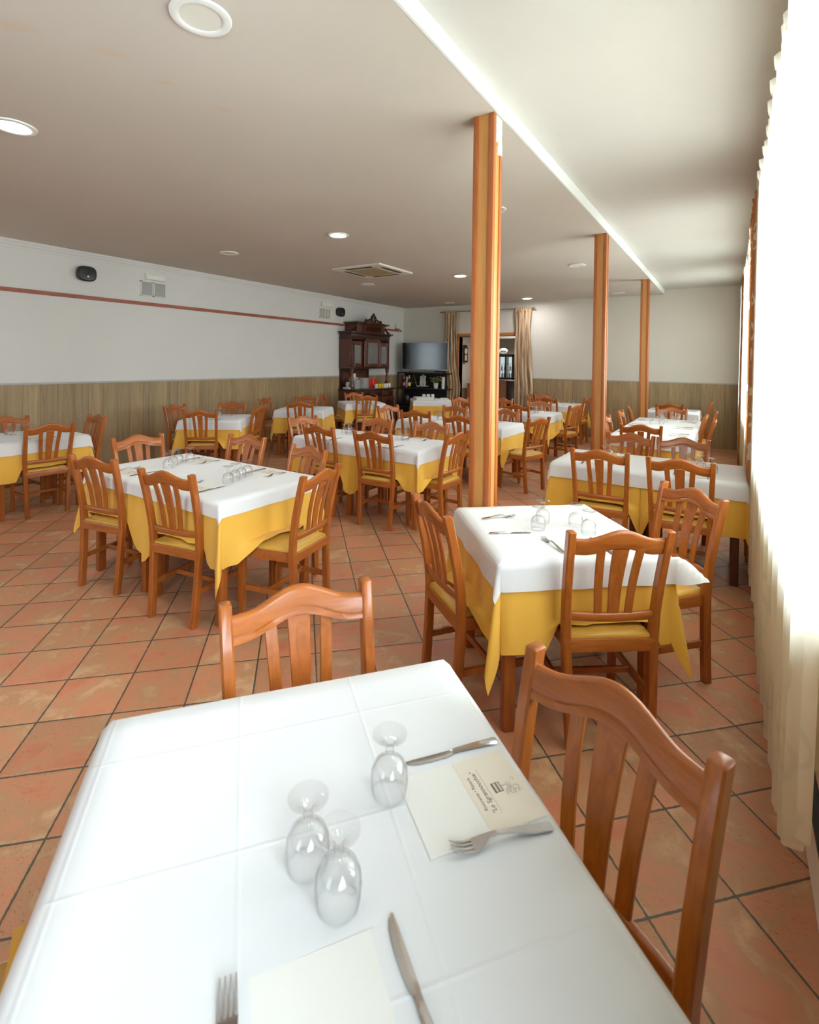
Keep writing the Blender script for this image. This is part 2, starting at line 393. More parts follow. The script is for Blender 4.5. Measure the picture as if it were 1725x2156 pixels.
def lathe(bm, prof, seg=24, c=(0, 0, 0), mi=0, cap=False):
    rings = []
    for r, z in prof:
        rings.append([(c[0] + r * math.cos(2 * PI * i / seg), c[1] + r * math.sin(2 * PI * i / seg), c[2] + z) for i in range(seg)])
    return loft(bm, rings, True, cap, mi)
def tube(bm, pts, r, seg=8, mi=0, flat=1.0):
    rings = []; pts = [Vector(p) for p in pts]
    for i, p in enumerate(pts):
        d = (pts[min(i + 1, len(pts) - 1)] - pts[max(i - 1, 0)]).normalized()
        a = d.cross(Vector((0, 0, 1)))
        if a.length < 1e-4: a = Vector((1, 0, 0))
        a.normalize(); b = a.cross(d)
        rr = r[i] if isinstance(r, (list, tuple)) else r
        rings.append([tuple(p + a * rr * math.cos(2 * PI * k / seg) + b * rr * flat * math.sin(2 * PI * k / seg)) for k in range(seg)])
    return loft(bm, rings, True, True, mi)
def sstep(x): x = max(0, min(1, x)); return x * x * (3 - 2 * x)

# ------------------------------------------------------------------ room shell
struct(link('floor', B(XL - .3, XR + .2, YF - .2, YB, -.1, 0), 'floor'))
struct(link('ceiling', B(XL - .3, XS, YF - .2, YB + .2, CL, CL + .25), 'ceil'))
struct(link('ceiling', B(XS - .01, XR + .2, YF - .2, YB + .2, CR, CR + .16), 'ceil_r'))
struct(link('trim_1', B(XS, XS + .012, YF, YB, CL - .002, CR), 'step'))          # face of the ceiling step

bm = bmesh.new()
box(bm, XL, DOOR[0], YB, YB + .2, 0, CL); box(bm, DOOR[1], XS, YB, YB + .2, 0, CL); box(bm, XS, XR + .2, YB, YB + .2, 0, CR); box(bm, DOOR[0], DOOR[1], YB, YB + .2, DOOR[2], CL)
struct(link('wall_back', bm, 'wall_back'))
def wall_openings(bm, axis, c0, c1, lo, hi, wins, z0, z1, top):
    def bx(a, b, za, zb):
        if axis == 'y': box(bm, c0, c1, a, b, za, zb)
        else: box(bm, a, b, c0, c1, za, zb)
    bx(lo, hi, 0, z0); bx(lo, hi, z1, top); p = lo
    for a, b in wins: bx(p, a, z0, z1); p = b
    bx(p, hi, z0, z1)
bm = bmesh.new(); wall_openings(bm, 'y', XR, XR + .12, YF - .2, YB, WINDOWS_R, SILL, HEAD, CR)
struct(link('wall_right', bm, 'wall_low'))
bm = bmesh.new(); wall_openings(bm, 'y', XL - .2, XL, YF - .2, YB + .2, WINDOWS_L, WAIN + .03, 2.35, CL)
struct(link('wall_left', bm, 'wall'))
bm = bmesh.new(); wall_openings(bm, 'x', YF - .12, YF, XL, XR + .12, WINDOWS_F, .9, 2.8, CL)
struct(link('wall_front', bm, 'wall'))
wn = 0
def window(axis, a, b, c, z0, z1):
    global wn; wn += 1
    bm = bmesh.new(); w = .05; d = .035
    def bx(p, q, za, zb):
        if axis == 'y': box(bm, c - d, c + d, p, q, za, zb, .004, 1)
        else: box(bm, p, q, c - d, c + d, za, zb, .004, 1)
    bx(a, b, z0, z0 + w); bx(a, b, z1 - w, z1); bx(a, a + w, z0 + w, z1 - w); bx(b - w, b, z0 + w, z1 - w)
    n = max(1, round((b - a) / 1.1))
    for i in range(1, n): p = a + (b - a) * i / n; bx(p - w / 2, p + w / 2, z0 + w, z1 - w)
    o = struct(link('window_%d' % wn, bm, 'white_metal'))
    g = bmesh.new()
    if axis == 'y': box(g, c - .004, c + .004, a + w, b - w, z0 + w, z1 - w)
    else: box(g, a + w, b - w, c - .004, c + .004, z0 + w, z1 - w)
    link('pane', g, 'pane', o)
for a, b in WINDOWS_R: window('y', a, b, XR + .07, SILL, HEAD)
for a, b in WINDOWS_F: window('x', a, b, YF - .06, .9, 2.8)
for a, b in WINDOWS_L: window('y', a, b, XL - .08, WAIN + .03, 2.35)
# wainscot boards with a pale capping strip
struct(link('trim_2', B(XL, XL + .012, YF, YB, 0, WAIN), 'wain'))
bm = bmesh.new(); box(bm, XL, DOOR[0] - .06, YB - .012, YB, 0, WAIN); box(bm, DOOR[1] + .06, XR, YB - .012, YB, 0, WAIN)
struct(link('trim_3', bm, 'wain'))
struct(link('trim_4', B(XL, XL + .018, YF, YB, WAIN, WAIN + .025, .003, 1), 'grille'))
bm = bmesh.new(); box(bm, XL, DOOR[0] - .06, YB - .018, YB, WAIN, WAIN + .025, .003, 1); box(bm, DOOR[1] + .06, XR, YB - .018, YB, WAIN, WAIN + .025, .003, 1)
struct(link('trim_5', bm, 'grille'))
# cornice along the left wall (stepped profile) and the red-brown rail
prof = [(0, -.10), (.012, -.10), (.012, -.075), (.03, -.06), (.03, -.045), (.055, -.02), (.055, 0), (0, 0)]
bm = bmesh.new(); loft(bm, [[(XL + x, y, CL + z) for x, z in prof] for y in (YF, YB)])
struct(link('trim_6', bm, 'wall'))
bm = bmesh.new()
y = YF
while y < YB - .15:
    y1 = min(y + .62, YB - .12); box(bm, XL, XL + .028, y + .001, y1 - .001, 2.405, 2.455, .003, 1); y = y1
struct(link('trim_7', bm, 'rail'))
struct(link('baseboard_right', B(XR - .022, XR, YF, YB, 0, .235, .004, 1), 'white_metal'))
struct(link('trim_8', B(XR - .03, XR, YF, YB, .235, .255), 'gasket'))
# doorway lining
bm = bmesh.new(); d0, d1, dz = DOOR
box(bm, d0 - .06, d1 + .06, YB - .02, YB + .2, dz, dz + .075, .004, 1); box(bm, d0 - .06, d0, YB - .02, YB + .2, 0, dz, .004, 1); box(bm, d1, d1 + .06, YB - .02, YB + .2, 0, dz, .004, 1)
struct(link('door_1', bm, 'header'))

# ------------------------------------------------------------------ room seen through the doorway
RB = 14.6
struct(link('floor', B(-8.2, -3.2, YB, RB + .1, -.1, 0), 'floor'))
struct(link('wall_back_room_left', B(-6.62, -6.5, YB + .2, RB, 0, 2.56), 'wall_back'))
struct(link('wall_back_room_right', B(-3.5, -3.4, YB + .2, RB, 0, 2.56), 'wall_back'))
struct(link('wall_back_room_end', B(-6.6, -3.4, RB, RB + .1, 0, 2.56), 'wall_back'))
struct(link('ceiling_back_room', B(-6.6, -3.4, YB + .2, RB + .1, 2.56, 2.66), 'ceil_r'))
lamp('back_room_lamp', (-5.0, 12.6, 2.52), 22, .5)

# ------------------------------------------------------------------ ceiling fittings
YG = (1.31, 4.41, 7.50, 10.77)
def downlight(x, y, lit, label):
    o = empty('ceiling_downlight', label, 'ceiling light', (x, y, CL), 0, None)
    b = bmesh.new(); lathe(b, [(.115, 0), (.125, -.004), (.122, -.012), (.10, -.016), (.088, -.012), (.086, 0)], 40); link('trim_ring', b, 'white_metal', o)
    b = bmesh.new(); lathe(b, [(.0005, -.008), (.05, -.008), (.087, -.0085), (.088, 0)], 40); link('diffuser', b, lit, o)
    return o
names = ['nearest', 'second', 'third', 'farthest']
for i, y in enumerate(YG):
    downlight(-3.81, y, 'led_warm' if i == 0 else 'lit', 'lit round white downlight in the middle row of the ceiling, %s from the camera' % names[i])
for i, y in enumerate(YG):
    if i: downlight(-5.74, y, 'cream', 'unlit round downlight in the ceiling row nearest the white left wall, %s one in view' % ['', 'first', 'second', 'third'][i])
    downlight(-1.905, y, 'cream', 'unlit round ceiling downlight in the row beside the wooden pillars, %s from the camera' % names[i])
ac = empty('air_conditioner', 'square ceiling cassette air conditioner with beige grille', 'air conditioner', (-4.80, 6.40, CL))
b = bmesh.new(); w = .46
for (x0, x1, y0, y1) in ((-w, w, -w, -w + .17), (-w, w, w - .17, w), (-w, -w + .17, -w + .17, w - .17), (w - .17, w, -w + .17, w - .17)): box(b, x0, x1, y0, y1, -.03, -.002, .003, 1)
link('panel_frame', b, 'cream', ac); link('intake_grille', B(-.27, .27, -.27, .27, -.036, -.004, .004, 1), plain('ochre_grille', (.42, .31, .17), .6), ac)
for s in (-1, 1):
    link('air_outlet', B(-.25, .25, s * .36 - .03, s * .36 + .03, -.033, -.02), 'black_matt', ac); link('air_outlet', B(s * .36 - .03, s * .36 + .03, -.25, .25, -.033, -.02), 'black_matt', ac)

# ------------------------------------------------------------------ things on the left wall
def speaker(y, z, label):
    o = empty('wall_speaker', label, 'speaker', (XL, y, z))
    b = bmesh.new(); rings = []
    for x, s in ((0, .9), (.05, 1), (.08, .97), (.095, .85), (.098, .6)):
        rings.append([(x, .125 * s * math.copysign(abs(math.cos(a)) ** .7, math.cos(a)), .105 * s * math.copysign(abs(math.sin(a)) ** .7, math.sin(a))) for a in [2 * PI * k / 28 for k in range(28)]])
    loft(b, rings); link('housing', b, 'black', o)
    for dy in (-.04, .04):
        b = bmesh.new(); tube(b, [(.097, dy, .01), (.101, dy, .01)], .03, 16); link('driver', b, 'black_matt', o)
    link('badge', B(.096, .102, -.01, .012, -.05, -.03), 'silver', o)
speaker(3.40, 2.75, 'black oval wall speaker left of the double vent')
speaker(8.74, 2.71, 'black rounded wall speaker above the dark carved cabinet')
def vent(y0, y1, z0, z1, label, n):
    o = empty('wall_vent', label, 'vent', (XL, 0, 0)); w = (y1 - y0) / n
    for i in range(n):
        b = bmesh.new(); a, c = y0 + i * w + .004, y0 + (i + 1) * w - .004
        box(b, 0, .016, a, c, z0, z0 + .014); box(b, 0, .016, a, c, z1 - .014, z1); box(b, 0, .016, a, a + .014, z0, z1); box(b, 0, .016, c - .014, c, z0, z1)
        link('frame', b, 'cream', o)
        b = bmesh.new(); k = int((z1 - z0) / .014)
        for j in range(1, k): zz = z0 + j * (z1 - z0) / k; box(b, .002, .012, a + .012, c - .012, zz - .003, zz + .003)
        box(b, 0, .003, a + .012, c - .012, z0, z1)
        link('louvre', b, 'grille', o)
vent(4.17, 4.58, 2.55, 2.775, 'pale double vent grille on the left wall beside the speaker', 2)
vent(8.08, 8.44, 2.535, 2.745, 'grey four-part vent grille near the dark cabinet', 4)
def exit_lamp(y0, y1, z0, z1, label):
    o = empty('emergency_light', label, 'emergency light', (XL, 0, 0))
    link('housing', B(0, .045, y0, y1, z0, z1, .008), 'cream', o); link('lens', B(.04, .052, y0 + .02, y1 - .02, z0 + .012, z1 - .025, .006), 'white_metal', o)
    link('indicator', B(.044, .055, (y0 + y1) / 2 + .03, (y0 + y1) / 2 + .042, z0 + .012, z0 + .022), 'ylabel', o)
exit_lamp(4.24, 4.55, 2.80, 2.90, 'cream emergency light above the double vent')
exit_lamp(8.13, 8.46, 2.79, 2.885, 'cream emergency light above the four-part vent')
o = empty('detector_bracket', 'small cream sensor on the rail end in the corner above the television', 'sensor', (XL + .03, 11.05, 2.455))
link('plate', B(-.02, .05, -.07, .07, 0, .02, .003), 'dark_mid', o); link('sensor_body', B(-.01, .04, -.04, .05, .02, .14, .008), 'cream', o)
b = bmesh.new(); tube(b, [(.0, .11, .0), (.005, .115, -.2), (.0, .11, -.45)], .005); link('cable', b, 'cream', o)

# ------------------------------------------------------------------ pillars
def pillar(y, label, broken=False):
    x = -1.232; o = empty('wooden_pillar', label, 'pillar', (x, y, 0))
    hx, hy, h = .058, .058, CL
    link('core', B(-hx, hx, -hy, hy, 0, h), 'pillar', o)
    for sx in (-1, 1):
        for sy in (-1, 1):
            b = bmesh.new(); e = .008; w = .027
            x0, x1 = sorted((sx * (hx + e), sx * (hx - w))); y0, y1 = sorted((sy * (hy + e), sy * (hy - w)))
            top = h - (.16 if broken and sx == 1 and sy == 1 else 0)
            box(b, x0, x1, y0, y1, 0, top, .005, 2); link('corner_moulding', b, 'pillar_trim', o)
    if broken:
        b = bmesh.new(); box(b, hx - .01, hx + .006, -hy + .03, hy + .004, h - .15, h - .0, .004, 1); box(b, hx - .01, hx + .010, -hy + .055, hy, h - .22, h - .14, .004, 1)
        link('bare_plaster', b, M['plaster_mix'], o)
def plaster_mix():
    m, t, b = mat('chipped_plaster')
    n = noise(t, coords(t, 'Object', (1, 1, 1)), 38, 4, .7)
    t.links.new(ramp(t, n, [(.30, (.22, .19, .17)), (.42, (.52, .48, .43)), (.52, (.70, .67, .62))]), b.inputs['Base Color']); b.inputs['Roughness'].default_value = .9
    return m
M['plaster_mix'] = plaster_mix()
pillar(2.765, 'honey wooden pillar nearest the camera with chipped plaster at its top', True)
pillar(5.90, 'second honey wooden pillar from the camera, behind the window-side tables')
pillar(9.36, 'third and farthest honey wooden pillar, near the back wall')

# ------------------------------------------------------------------ curtains on the window side
def curtain(name, y0, y1, m, label, cat='curtain', x=.165, z0=.14, z1=2.83, amp=.034, wl=.24, grp=None, seed=0, lift=0):
    o = empty(name, label, cat, (x, y0, 0), 0, grp)
    rnd = random.Random(seed); ph = [rnd.uniform(0, 6) for _ in range(4)]
    bm = bmesh.new(); uvl = bm.loops.layers.uv.new('UVMap')
    ny = int((y1 - y0) / .022); zs = [z0 + (z1 - z0) * k / 26 for k in range(27)]
    def off(s, z):
        t = (z - z0) / (z1 - z0)
        a = amp * (1 - .35 * t)
        f = math.sin(2 * PI * s / wl + ph[0] + .5 * math.sin(s * 2.1 + ph[1])) + .35 * math.sin(2 * PI * s / (wl * .47) + ph[2] + t)
        return a * f / 1.2
    g = [[bm.verts.new((off((y1 - y0) * i / ny, z), (y1 - y0) * i / ny + lift * 2.1 * (1 - z / z1) * (1 - i / ny) ** 3, z + lift * (1 - z / z1) * max(0, 1 - (y1 - y0) * i / ny / .5) ** 1.3 + (.012 * math.sin(14 * (y1 - y0) * i / ny + ph[3]) if k == 0 else 0))) for i in range(ny + 1)] for k, z in enumerate(zs)]
    for k in range(26):
        for i in range(ny):
            f = bm.faces.new((g[k][i], g[k][i + 1], g[k + 1][i + 1], g[k + 1][i]))
            for l, (a, c) in zip(f.loops, ((i, k), (i + 1, k), (i + 1, k + 1), (i, k + 1))): l[uvl].uv = ((y1 - y0) * a / ny * 1.25, zs[c])
    link('fabric', bm, m, o, 80)
    # gathered heading tape, closely pleated
    bm = bmesh.new(); uvl = bm.loops.layers.uv.new('UVMap'); n2 = int((y1 - y0) / .012); rows = []
    for z, tk in ((z1 - .005, .6), (z1 + .02, 1), (z1 + .06, 1.25)):
        rows.append([bm.verts.new((off((y1 - y0) * i / n2, z1) + tk * .011 * math.sin(2 * PI * i / 6.0), (y1 - y0) * i / n2, z + (.008 * math.sin(2 * PI * (y1 - y0) * i / n2 / wl) if tk > 1 else 0))) for i in range(n2 + 1)])
    for k in range(2):
        for i in range(n2):
            f = bm.faces.new((rows[k][i], rows[k][i + 1], rows[k + 1][i + 1], rows[k + 1][i]))
            for l, (a, c) in zip(f.loops, ((i, k), (i + 1, k), (i + 1, k + 1), (i, k + 1))): l[uvl].uv = ((y1 - y0) * a / n2, c * .03)
    link('heading', bm, m, o, 80)
    return o
curtain('sheer_curtain', 1.22, 4.30, 'sheer', 'long white damask sheer curtain hanging nearest the camera', seed=1, lift=.22)
curtain('drape_curtain', 4.32, 5.50, 'drape', 'copper damask drape between the first and second white sheers', x=.155, amp=.038, wl=.2, seed=2)
curtain('sheer_curtain', 5.52, 8.30, 'sheer', 'white sheer curtain between the two copper drapes', seed=3)
curtain('drape_curtain', 8.32, 9.05, 'drape', 'copper damask drape farther away, near the back wall', x=.155, amp=.038, wl=.2, seed=4)
curtain('sheer_curtain', 9.07, 11.1, 'sheer', 'farthest white sheer curtain, in the back corner by the windows', seed=5)
rod = empty('curtain_track', 'white curtain track above the window curtains', 'curtain track', (.2, 0, 2.905))
link('track', B(-.012, .012, -1.4, 11.2, 0, .03, .003, 1), 'white_metal', rod)
for y in (-1.0, 1.2, 3.4, 5.6, 7.8, 10.0): link('bracket', B(-.01, XR - .2, y - .012, y + .012, .005, .025), 'white_metal', rod)

# ------------------------------------------------------------------ gold curtains at the doorway
def door_curtain(x0, x1, label, tie, seed):
    o = empty('door_curtain', label, 'curtain', (x0, YB - .11, 0))
    rnd = random.Random(seed); p = rnd.uniform(0, 6)
    bm = bmesh.new(); uvl = bm.loops.layers.uv.new('UVMap'); n = 70; zs = [.06 + (2.86 - .06) * k / 40 for k in range(41)]; w = x1 - x0
    def P(i, z):
        s = i / n; t = (z - .06) / 2.8
        pinch = 1 - .16 * math.exp(-((z - 2.45) / .22) ** 2) + .10 * math.exp(-((z - 1.0) / .35) ** 2)
        drift = tie * .10 * math.exp(-((z - .95) / .5) ** 2)
        return (w / 2 + (s - .5) * w * pinch + drift, .045 * math.sin(s * 2 * PI * 4.5 + p + .5 * math.sin(z * 2)) * (1 - .4 * t) + .012 * math.sin(s * 2 * PI * 11 + 2 * z), z)
    g = [[bm.verts.new(P(i, z)) for i in range(n + 1)] for z in zs]
    for k in range(40):
        for i in range(n):
            f = bm.faces.new((g[k][i], g[k][i + 1], g[k + 1][i + 1], g[k + 1][i]))
            for l, (a, c) in zip(f.loops, ((i, k), (i + 1, k), (i + 1, k + 1), (i, k + 1))): l[uvl].uv = (a / n * w * 2.4, zs[c])
    link('fabric', bm, 'gold', o, 80)
    bm = bmesh.new(); uvl = bm.loops.layers.uv.new('UVMap')
    for j in range(7):
        c = w * (j + .5) / 7; lathe(bm, [(.012, -.05), (.026, -.03), (.018, .0), (.034, .03), (.012, .05)], 8, (c, 0, 2.86))
    link('heading', bm, 'gold', o, 60)
door_curtain(-6.17, -5.80, 'gold striped curtain at the doorway edge next to the television', 1, 3)
door_curtain(-4.28, -3.89, 'gold striped curtain on the doorway side away from the television', .35, 5)
o = empty('curtain_rod', 'thin brass curtain rod above the doorway', 'curtain rod', (0, YB - .11, 2.885))
b = bmesh.new(); tube(b, [(-6.28, 0, 0), (-3.82, 0, 0)], .011, 10); link('rod', b, 'brass', o)
for x in (-6.28, -3.82): b = bmesh.new(); lathe(b, [(.001, -.02), (.022, 0), (.001, .022)], 10, (x, 0, 0)); link('finial', b, 'brass', o)
for x in (-6.22, -3.88): link('bracket', B(x - .01, x + .01, -.01, .11, -.012, .012), 'brass', o)

# ------------------------------------------------------------------ things seen through the doorway
o = empty('wall_clock', 'dark carved wall clock through the doorway', 'clock', (-6.5, 13.05, 1.85))
b = bmesh.new(); loft(b, [[(0, y, z) for y, z in pr] for pr in [[(-.13, -.24), (.13, -.24), (.13, .16), (.07, .26), (-.07, .26), (-.13, .16)]]] + [[(.09, y, z) for y, z in [(-.13, -.24), (.13, -.24), (.13, .16), (.07, .26), (-.07, .26), (-.13, .16)]]]); link('case', b, 'dark', o)
b = bmesh.new(); tube(b, [(.088, 0, .08), (.1, 0, .08)], .085, 24); link('dial', b, 'ceramic', o)
link('pendulum_glass', B(.088, .096, -.06, .06, -.19, -.03), 'cream', o)
o = empty('side_counter', 'wooden counter under a white cloth beyond the doorway', 'counter', (-5.95, 13.25, 0))
link('body', B(-.36, .36, -.3, .3, 0, 1.02, .006), 'counter', o); link('plinth', B(-.35, .35, -.31, -.29, 0, .08), 'dark', o)
o = tag(link('counter_cloth', B(-.40, .40, -.33, .33, 1.022, 1.035, .004), 'linen', None, loc=(-5.95, 13.25, 0)), 'white cloth covering the wooden counter beyond the doorway', 'cloth')
tag(link('service_board', B(-.02, .02, -.5, .5, 1.04, 1.95, .004), 'panel_green', None, loc=(-6.02, 14.2, 0)), 'dark olive upright board behind the cloth-covered counter', 'board')
o = empty('bar_counter', 'wooden bar counter with metal top and black end beyond the doorway', 'counter', (-5.05, 12.75, 0))
link('front', B(-.35, .12, -.3, .3, 0, 1.14, .006), 'counter', o); link('dark_end', B(.12, .34, -.3, .3, 0, 1.14, .006), 'dark', o); link('worktop', B(-.37, .37, -.33, .33, 1.14, 1.175, .004), 'steel', o)
o = empty('drinks_fridge', 'black countertop fridge with lit glass door beyond the doorway', 'fridge', (-5.02, 12.8, 1.176))
b = bmesh.new(); box(b, -.25, .26, -.05, .25, 0, .66); box(b, -.25, -.20, -.25, -.05, 0, .66); box(b, .20, .26, -.25, -.05, 0, .66); box(b, -.25, .26, -.25, -.05, .60, .66); box(b, -.25, .26, -.25, -.05, 0, .04); box(b, -.0, .04, -.25, -.05, .04, .6); link('cabinet', b, 'black', o)
link('lit_interior', B(-.20, .20, -.06, -.052, .05, .59), 'fridge_light', o)
b = bmesh.new(); box(b, -.2, 0, -.24, -.07, .22, .23); box(b, .04, .2, -.24, -.07, .22, .23); box(b, -.2, .2, -.24, -.07, .40, .41); link('shelf', b, 'grille', o)
link('door_glass', B(-.2, .2, -.247, -.243, .04, .6), 'glint_glass', o)
for k, (x, z) in enumerate(((-.12, .05), (-.06, .05), (.09, .05), (.15, .05), (-.13, .235), (-.05, .235), (.1, .235), (.16, .235))):
    b = bmesh.new(); lathe(b, [(.001, 0), (.022, 0), (.022, .09), (.009, .12), (.009, .15), (.001, .152)], 12)
    tag(link('drink_bottle', b, ['bottle', 'pink', 'ceramic', 'bottle'][k % 4], None, loc=(-5.02 + x, 12.68, 1.176 + z)), '%s drink bottle standing %s in the lit fridge' % (['dark', 'pink', 'white', 'dark'][k % 4], ['lower left pair, outer', 'lower left pair, inner', 'lower right pair, inner', 'lower right pair, outer', 'upper left pair, outer', 'upper left pair, inner', 'upper right pair, inner', 'upper right pair, outer'][k]), 'bottle', 'bottles in the lit fridge')
o = empty('fridge_sign', 'small white oval sign with blue wave lettering on top of the fridge', 'sign', (-5.13, 12.72, 1.84))
b = bmesh.new(); loft(b, [[(.12 * math.cos(a), y, .09 + .075 * math.sin(a)) for a in [2 * PI * k / 24 for k in range(24)]] for y in (-.012, .012)]); link('plate', b, 'white_metal', o)
b = bmesh.new(); tube(b, [(-.07 + .014 * k, -.016, .085 + .015 * math.sin(k * 1.5)) for k in range(11)], .008, 6); link('lettering', b, 'blue', o)
o = empty('white_door', 'white patterned door at the far right of the back room', 'door', (-4.92, 14.2, 0))
b = bmesh.new(); box(b, -.05, .85, 0, .05, 0, 2.22, .004, 1); link('leaf', b, 'white_metal', o)
b = bmesh.new()
for j in range(7):
    for k in range(2): box(b, .06 + .2 * k, .2 + .2 * k, -.012, .0, .2 + .28 * j, .4 + .28 * j, .006, 1)
link('panel', b, 'cream', o)
b = bmesh.new()
for j in range(14):
    for k in range(6): box(b, .08 + .06 * k, .095 + .06 * k, -.016, -.012, .26 + .14 * j, .275 + .14 * j)
link('perforation', b, 'grille', o)
tag(link('air_duct', B(-.4, .4, -.2, .2, 0, .258, .01), 'white_metal', None, loc=(-5.45, 13.6, 2.3)), 'white boxed duct under the back room ceiling', 'duct')

# ------------------------------------------------------------------ television and black shelf
tv = empty('television', 'large flat television with silver frame in the corner', 'television', (-6.63, YB - .30, 1.385), math.radians(15))
b = bmesh.new(); box(b, -.62, .62, -.02, .04, 0, .73, .006); link('frame', b, 'silver', tv)
link('screen', B(-.605, .605, -.024, -.018, .03, .715), 'screen', tv)
link('wall_mount', B(-.2, .2, .04, .12, .25, .55), 'black_matt', tv); link('chin_mark', B(-.02, .02, -.024, -.019, .01, .02), 'black', tv)
SX0, SX1, SY = -7.42, -5.93, YB - .22
sh = empty('shelf_unit', 'black open shelf unit below the television', 'shelf', ((SX0 + SX1) / 2, SY, 0))
hw = (SX1 - SX0) / 2
for x in (-hw, hw - .03):
    for y in (-.17, .15): link('post', B(x, x + .03, y, y + .025, 0, 1.34, .002, 1), 'black_matt', sh)
for z in (.10, .50, .90, 1.30): link('shelf_board', B(-hw, hw, -.17, .175, z, z + .03, .002, 1), 'black_matt', sh)
link('back_panel', B(-hw, hw, .172, .182, .1, 1.33), 'black_matt', sh)
def on_shelf(x): return x
def bottle(x, z, lab, label):
    o = empty('sparkling_wine_bottle', label, 'bottle', (x, SY - .06, z))
    b = bmesh.new(); lathe(b, [(.001, 0), (.042, 0), (.044, .02), (.044, .15), (.03, .20), (.016, .24), (.015, .31), (.001, .312)], 16); link('glass_body', b, 'bottle', o)
    b = bmesh.new(); lathe(b, [(.0455, .04), (.0455, .13)], 16); link('paper_label', b, lab, o)
    b = bmesh.new(); lathe(b, [(.020, .22), (.0175, .25), (.0175, .318), (.001, .32)], 16); link('foil_cap', b, lab, o)
bottle(-7.27, .93, 'pink', 'dark bottle with pink label and foil on the black shelf')
bottle(-7.11, .93, 'ylabel', 'dark bottle with yellow label and foil on the black shelf')
b = bmesh.new(); lathe(b, [(.001, 0), (.03, 0), (.036, .26), (.036, .28), (.001, .28)], 16)
tag(link('gift_tube', b, 'grille', None, loc=(-7.19, SY - .05, .93)), 'grey gift tube between the pink and yellow bottles', 'tube')
b = bmesh.new(); tube(b, [(-.10, 0, 0), (0, 0, .34), (.12, .0, 0)], .007, 6); tube(b, [(-.06, .02, .12), (.075, .02, .12)], .006, 6)
tag(link('display_easel', b, 'brass', None, loc=(-6.98, SY - .06, .936)), 'thin brass easel on the black shelf beside the bottles', 'easel')
o = empty('crystal_ornament', 'clear crystal ornament on a white stand on the black shelf', 'ornament', (-6.70, SY - .05, .93))
link('stand', B(-.14, .14, -.07, .07, .04, .06, .004), 'ceramic', o); link('foot', B(-.06, .06, -.04, .04, 0, .04), 'black', o)
b = bmesh.new()
for k, (x, h, r) in enumerate(((-.06, .26, .03), (.0, .30, .034), (.06, .27, .03), (-.025, .22, .022), (.03, .2, .022))): lathe(b, [(.001, .06), (r, .06), (r * 1.2, .06 + h * .35), (r * .7, .06 + h * .6), (r * 1.1, .06 + h * .9), (.001, .06 + h)], 8, (x, .01 * (k % 2), 0))
link('crystal', b, plain('frosted_crystal', (.55, .53, .47), .2, .2), o)
o = empty('potted_plant', 'flowering plant in a white pot on the black shelf', 'plant', (-6.31, SY - .05, .93))
b = bmesh.new(); lathe(b, [(.001, 0), (.05, 0), (.066, .14), (.06, .14), (.055, .12), (.001, .12)], 20); link('pot', b, 'ceramic', o)
rnd = random.Random(5); b = bmesh.new(); fl = bmesh.new()
for k in range(70):
    a = rnd.uniform(0, 2 * PI); r = rnd.uniform(.05, .19); h = rnd.uniform(.16, .30); q = Vector((r * math.cos(a), r * .7 * math.sin(a), h)); s = Vector((r * .2 * math.cos(a), r * .2 * math.sin(a), .12))
    d = (q - s); n = d.cross(Vector((0, 0, 1))).normalized() * .013
    v = [b.verts.new(p) for p in (s, s + d * .55 + n + Vector((0, 0, .02)), q, s + d * .55 - n + Vector((0, 0, .02)))]; b.faces.new(v)
    if k % 2 == 0: lathe(fl, [(.001, -.012), (.016, 0), (.001, .014)], 6, tuple(q + Vector((0, 0, .008))))
link('foliage', b, 'green', o, 80); link('blossoms', fl, 'blossom', o, 80)
b = bmesh.new(); lathe(b, [(.001, 0), (.045, 0), (.045, .30), (.04, .305), (.001, .30)], 18)
tag(link('pillar_candle', b, 'beige', None, loc=(-6.10, SY - .05, .93)), 'tall beige pillar candle right of the potted plant', 'candle')
b = bmesh.new(); lathe(b, [(.001, 0), (.03, 0), (.034, .06), (.012, .13), (.012, .18), (.001, .18)], 14)
tag(link('small_carafe', b, 'bottle', None, loc=(-6.0, SY - .05, .93)), 'small dark carafe at the end of the black shelf', 'carafe')
o = empty('coffee_grinder', 'shiny black machine on the lower shelf', 'machine', (-7.2, SY - .04, .53))
b = bmesh.new(); lathe(b, [(.001, 0), (.11, 0), (.125, .05), (.125, .15), (.10, .23), (.05, .27), (.001, .275)], 24); link('dome_body', b, 'black', o)
b = bmesh.new(); tube(b, [(.125, 0, .06), (.17, 0, .1), (.17, 0, .18), (.11, 0, .22)], .009, 8); link('handle', b, 'black', o)
o = empty('black_amplifier', 'black box with a small pale badge on the bottom shelf', 'amplifier', (-7.15, SY - .03, .13))
link('case', B(-.20, .20, -.13, .15, 0, .34, .01), 'black', o); link('badge', B(-.08, .08, -.136, -.129, .045, .06), 'grille', o); link('bright_strip', B(-.06, .0, -.136, -.129, .16, .168), 'silver', o)
b = bmesh.new(); tube(b, [(-.06, 0, 0), (-.03, 0, .05), (.03, 0, .05), (.06, 0, 0)], .006, 6)
tag(link('cable_loop', b, 'black', None, loc=(-7.05, SY - .05, 1.336)), 'black cable looped on top of the shelf unit', 'cable')
o = empty('media_box', 'small black media box on top of the shelf unit', 'box', (-6.2, SY - .03, 1.33)); link('case', B(-.12, .12, -.08, .08, 0, .04, .004), 'black', o); link('foot_strip', B(-.11, .11, -.082, -.079, .004, .01), 'silver', o)

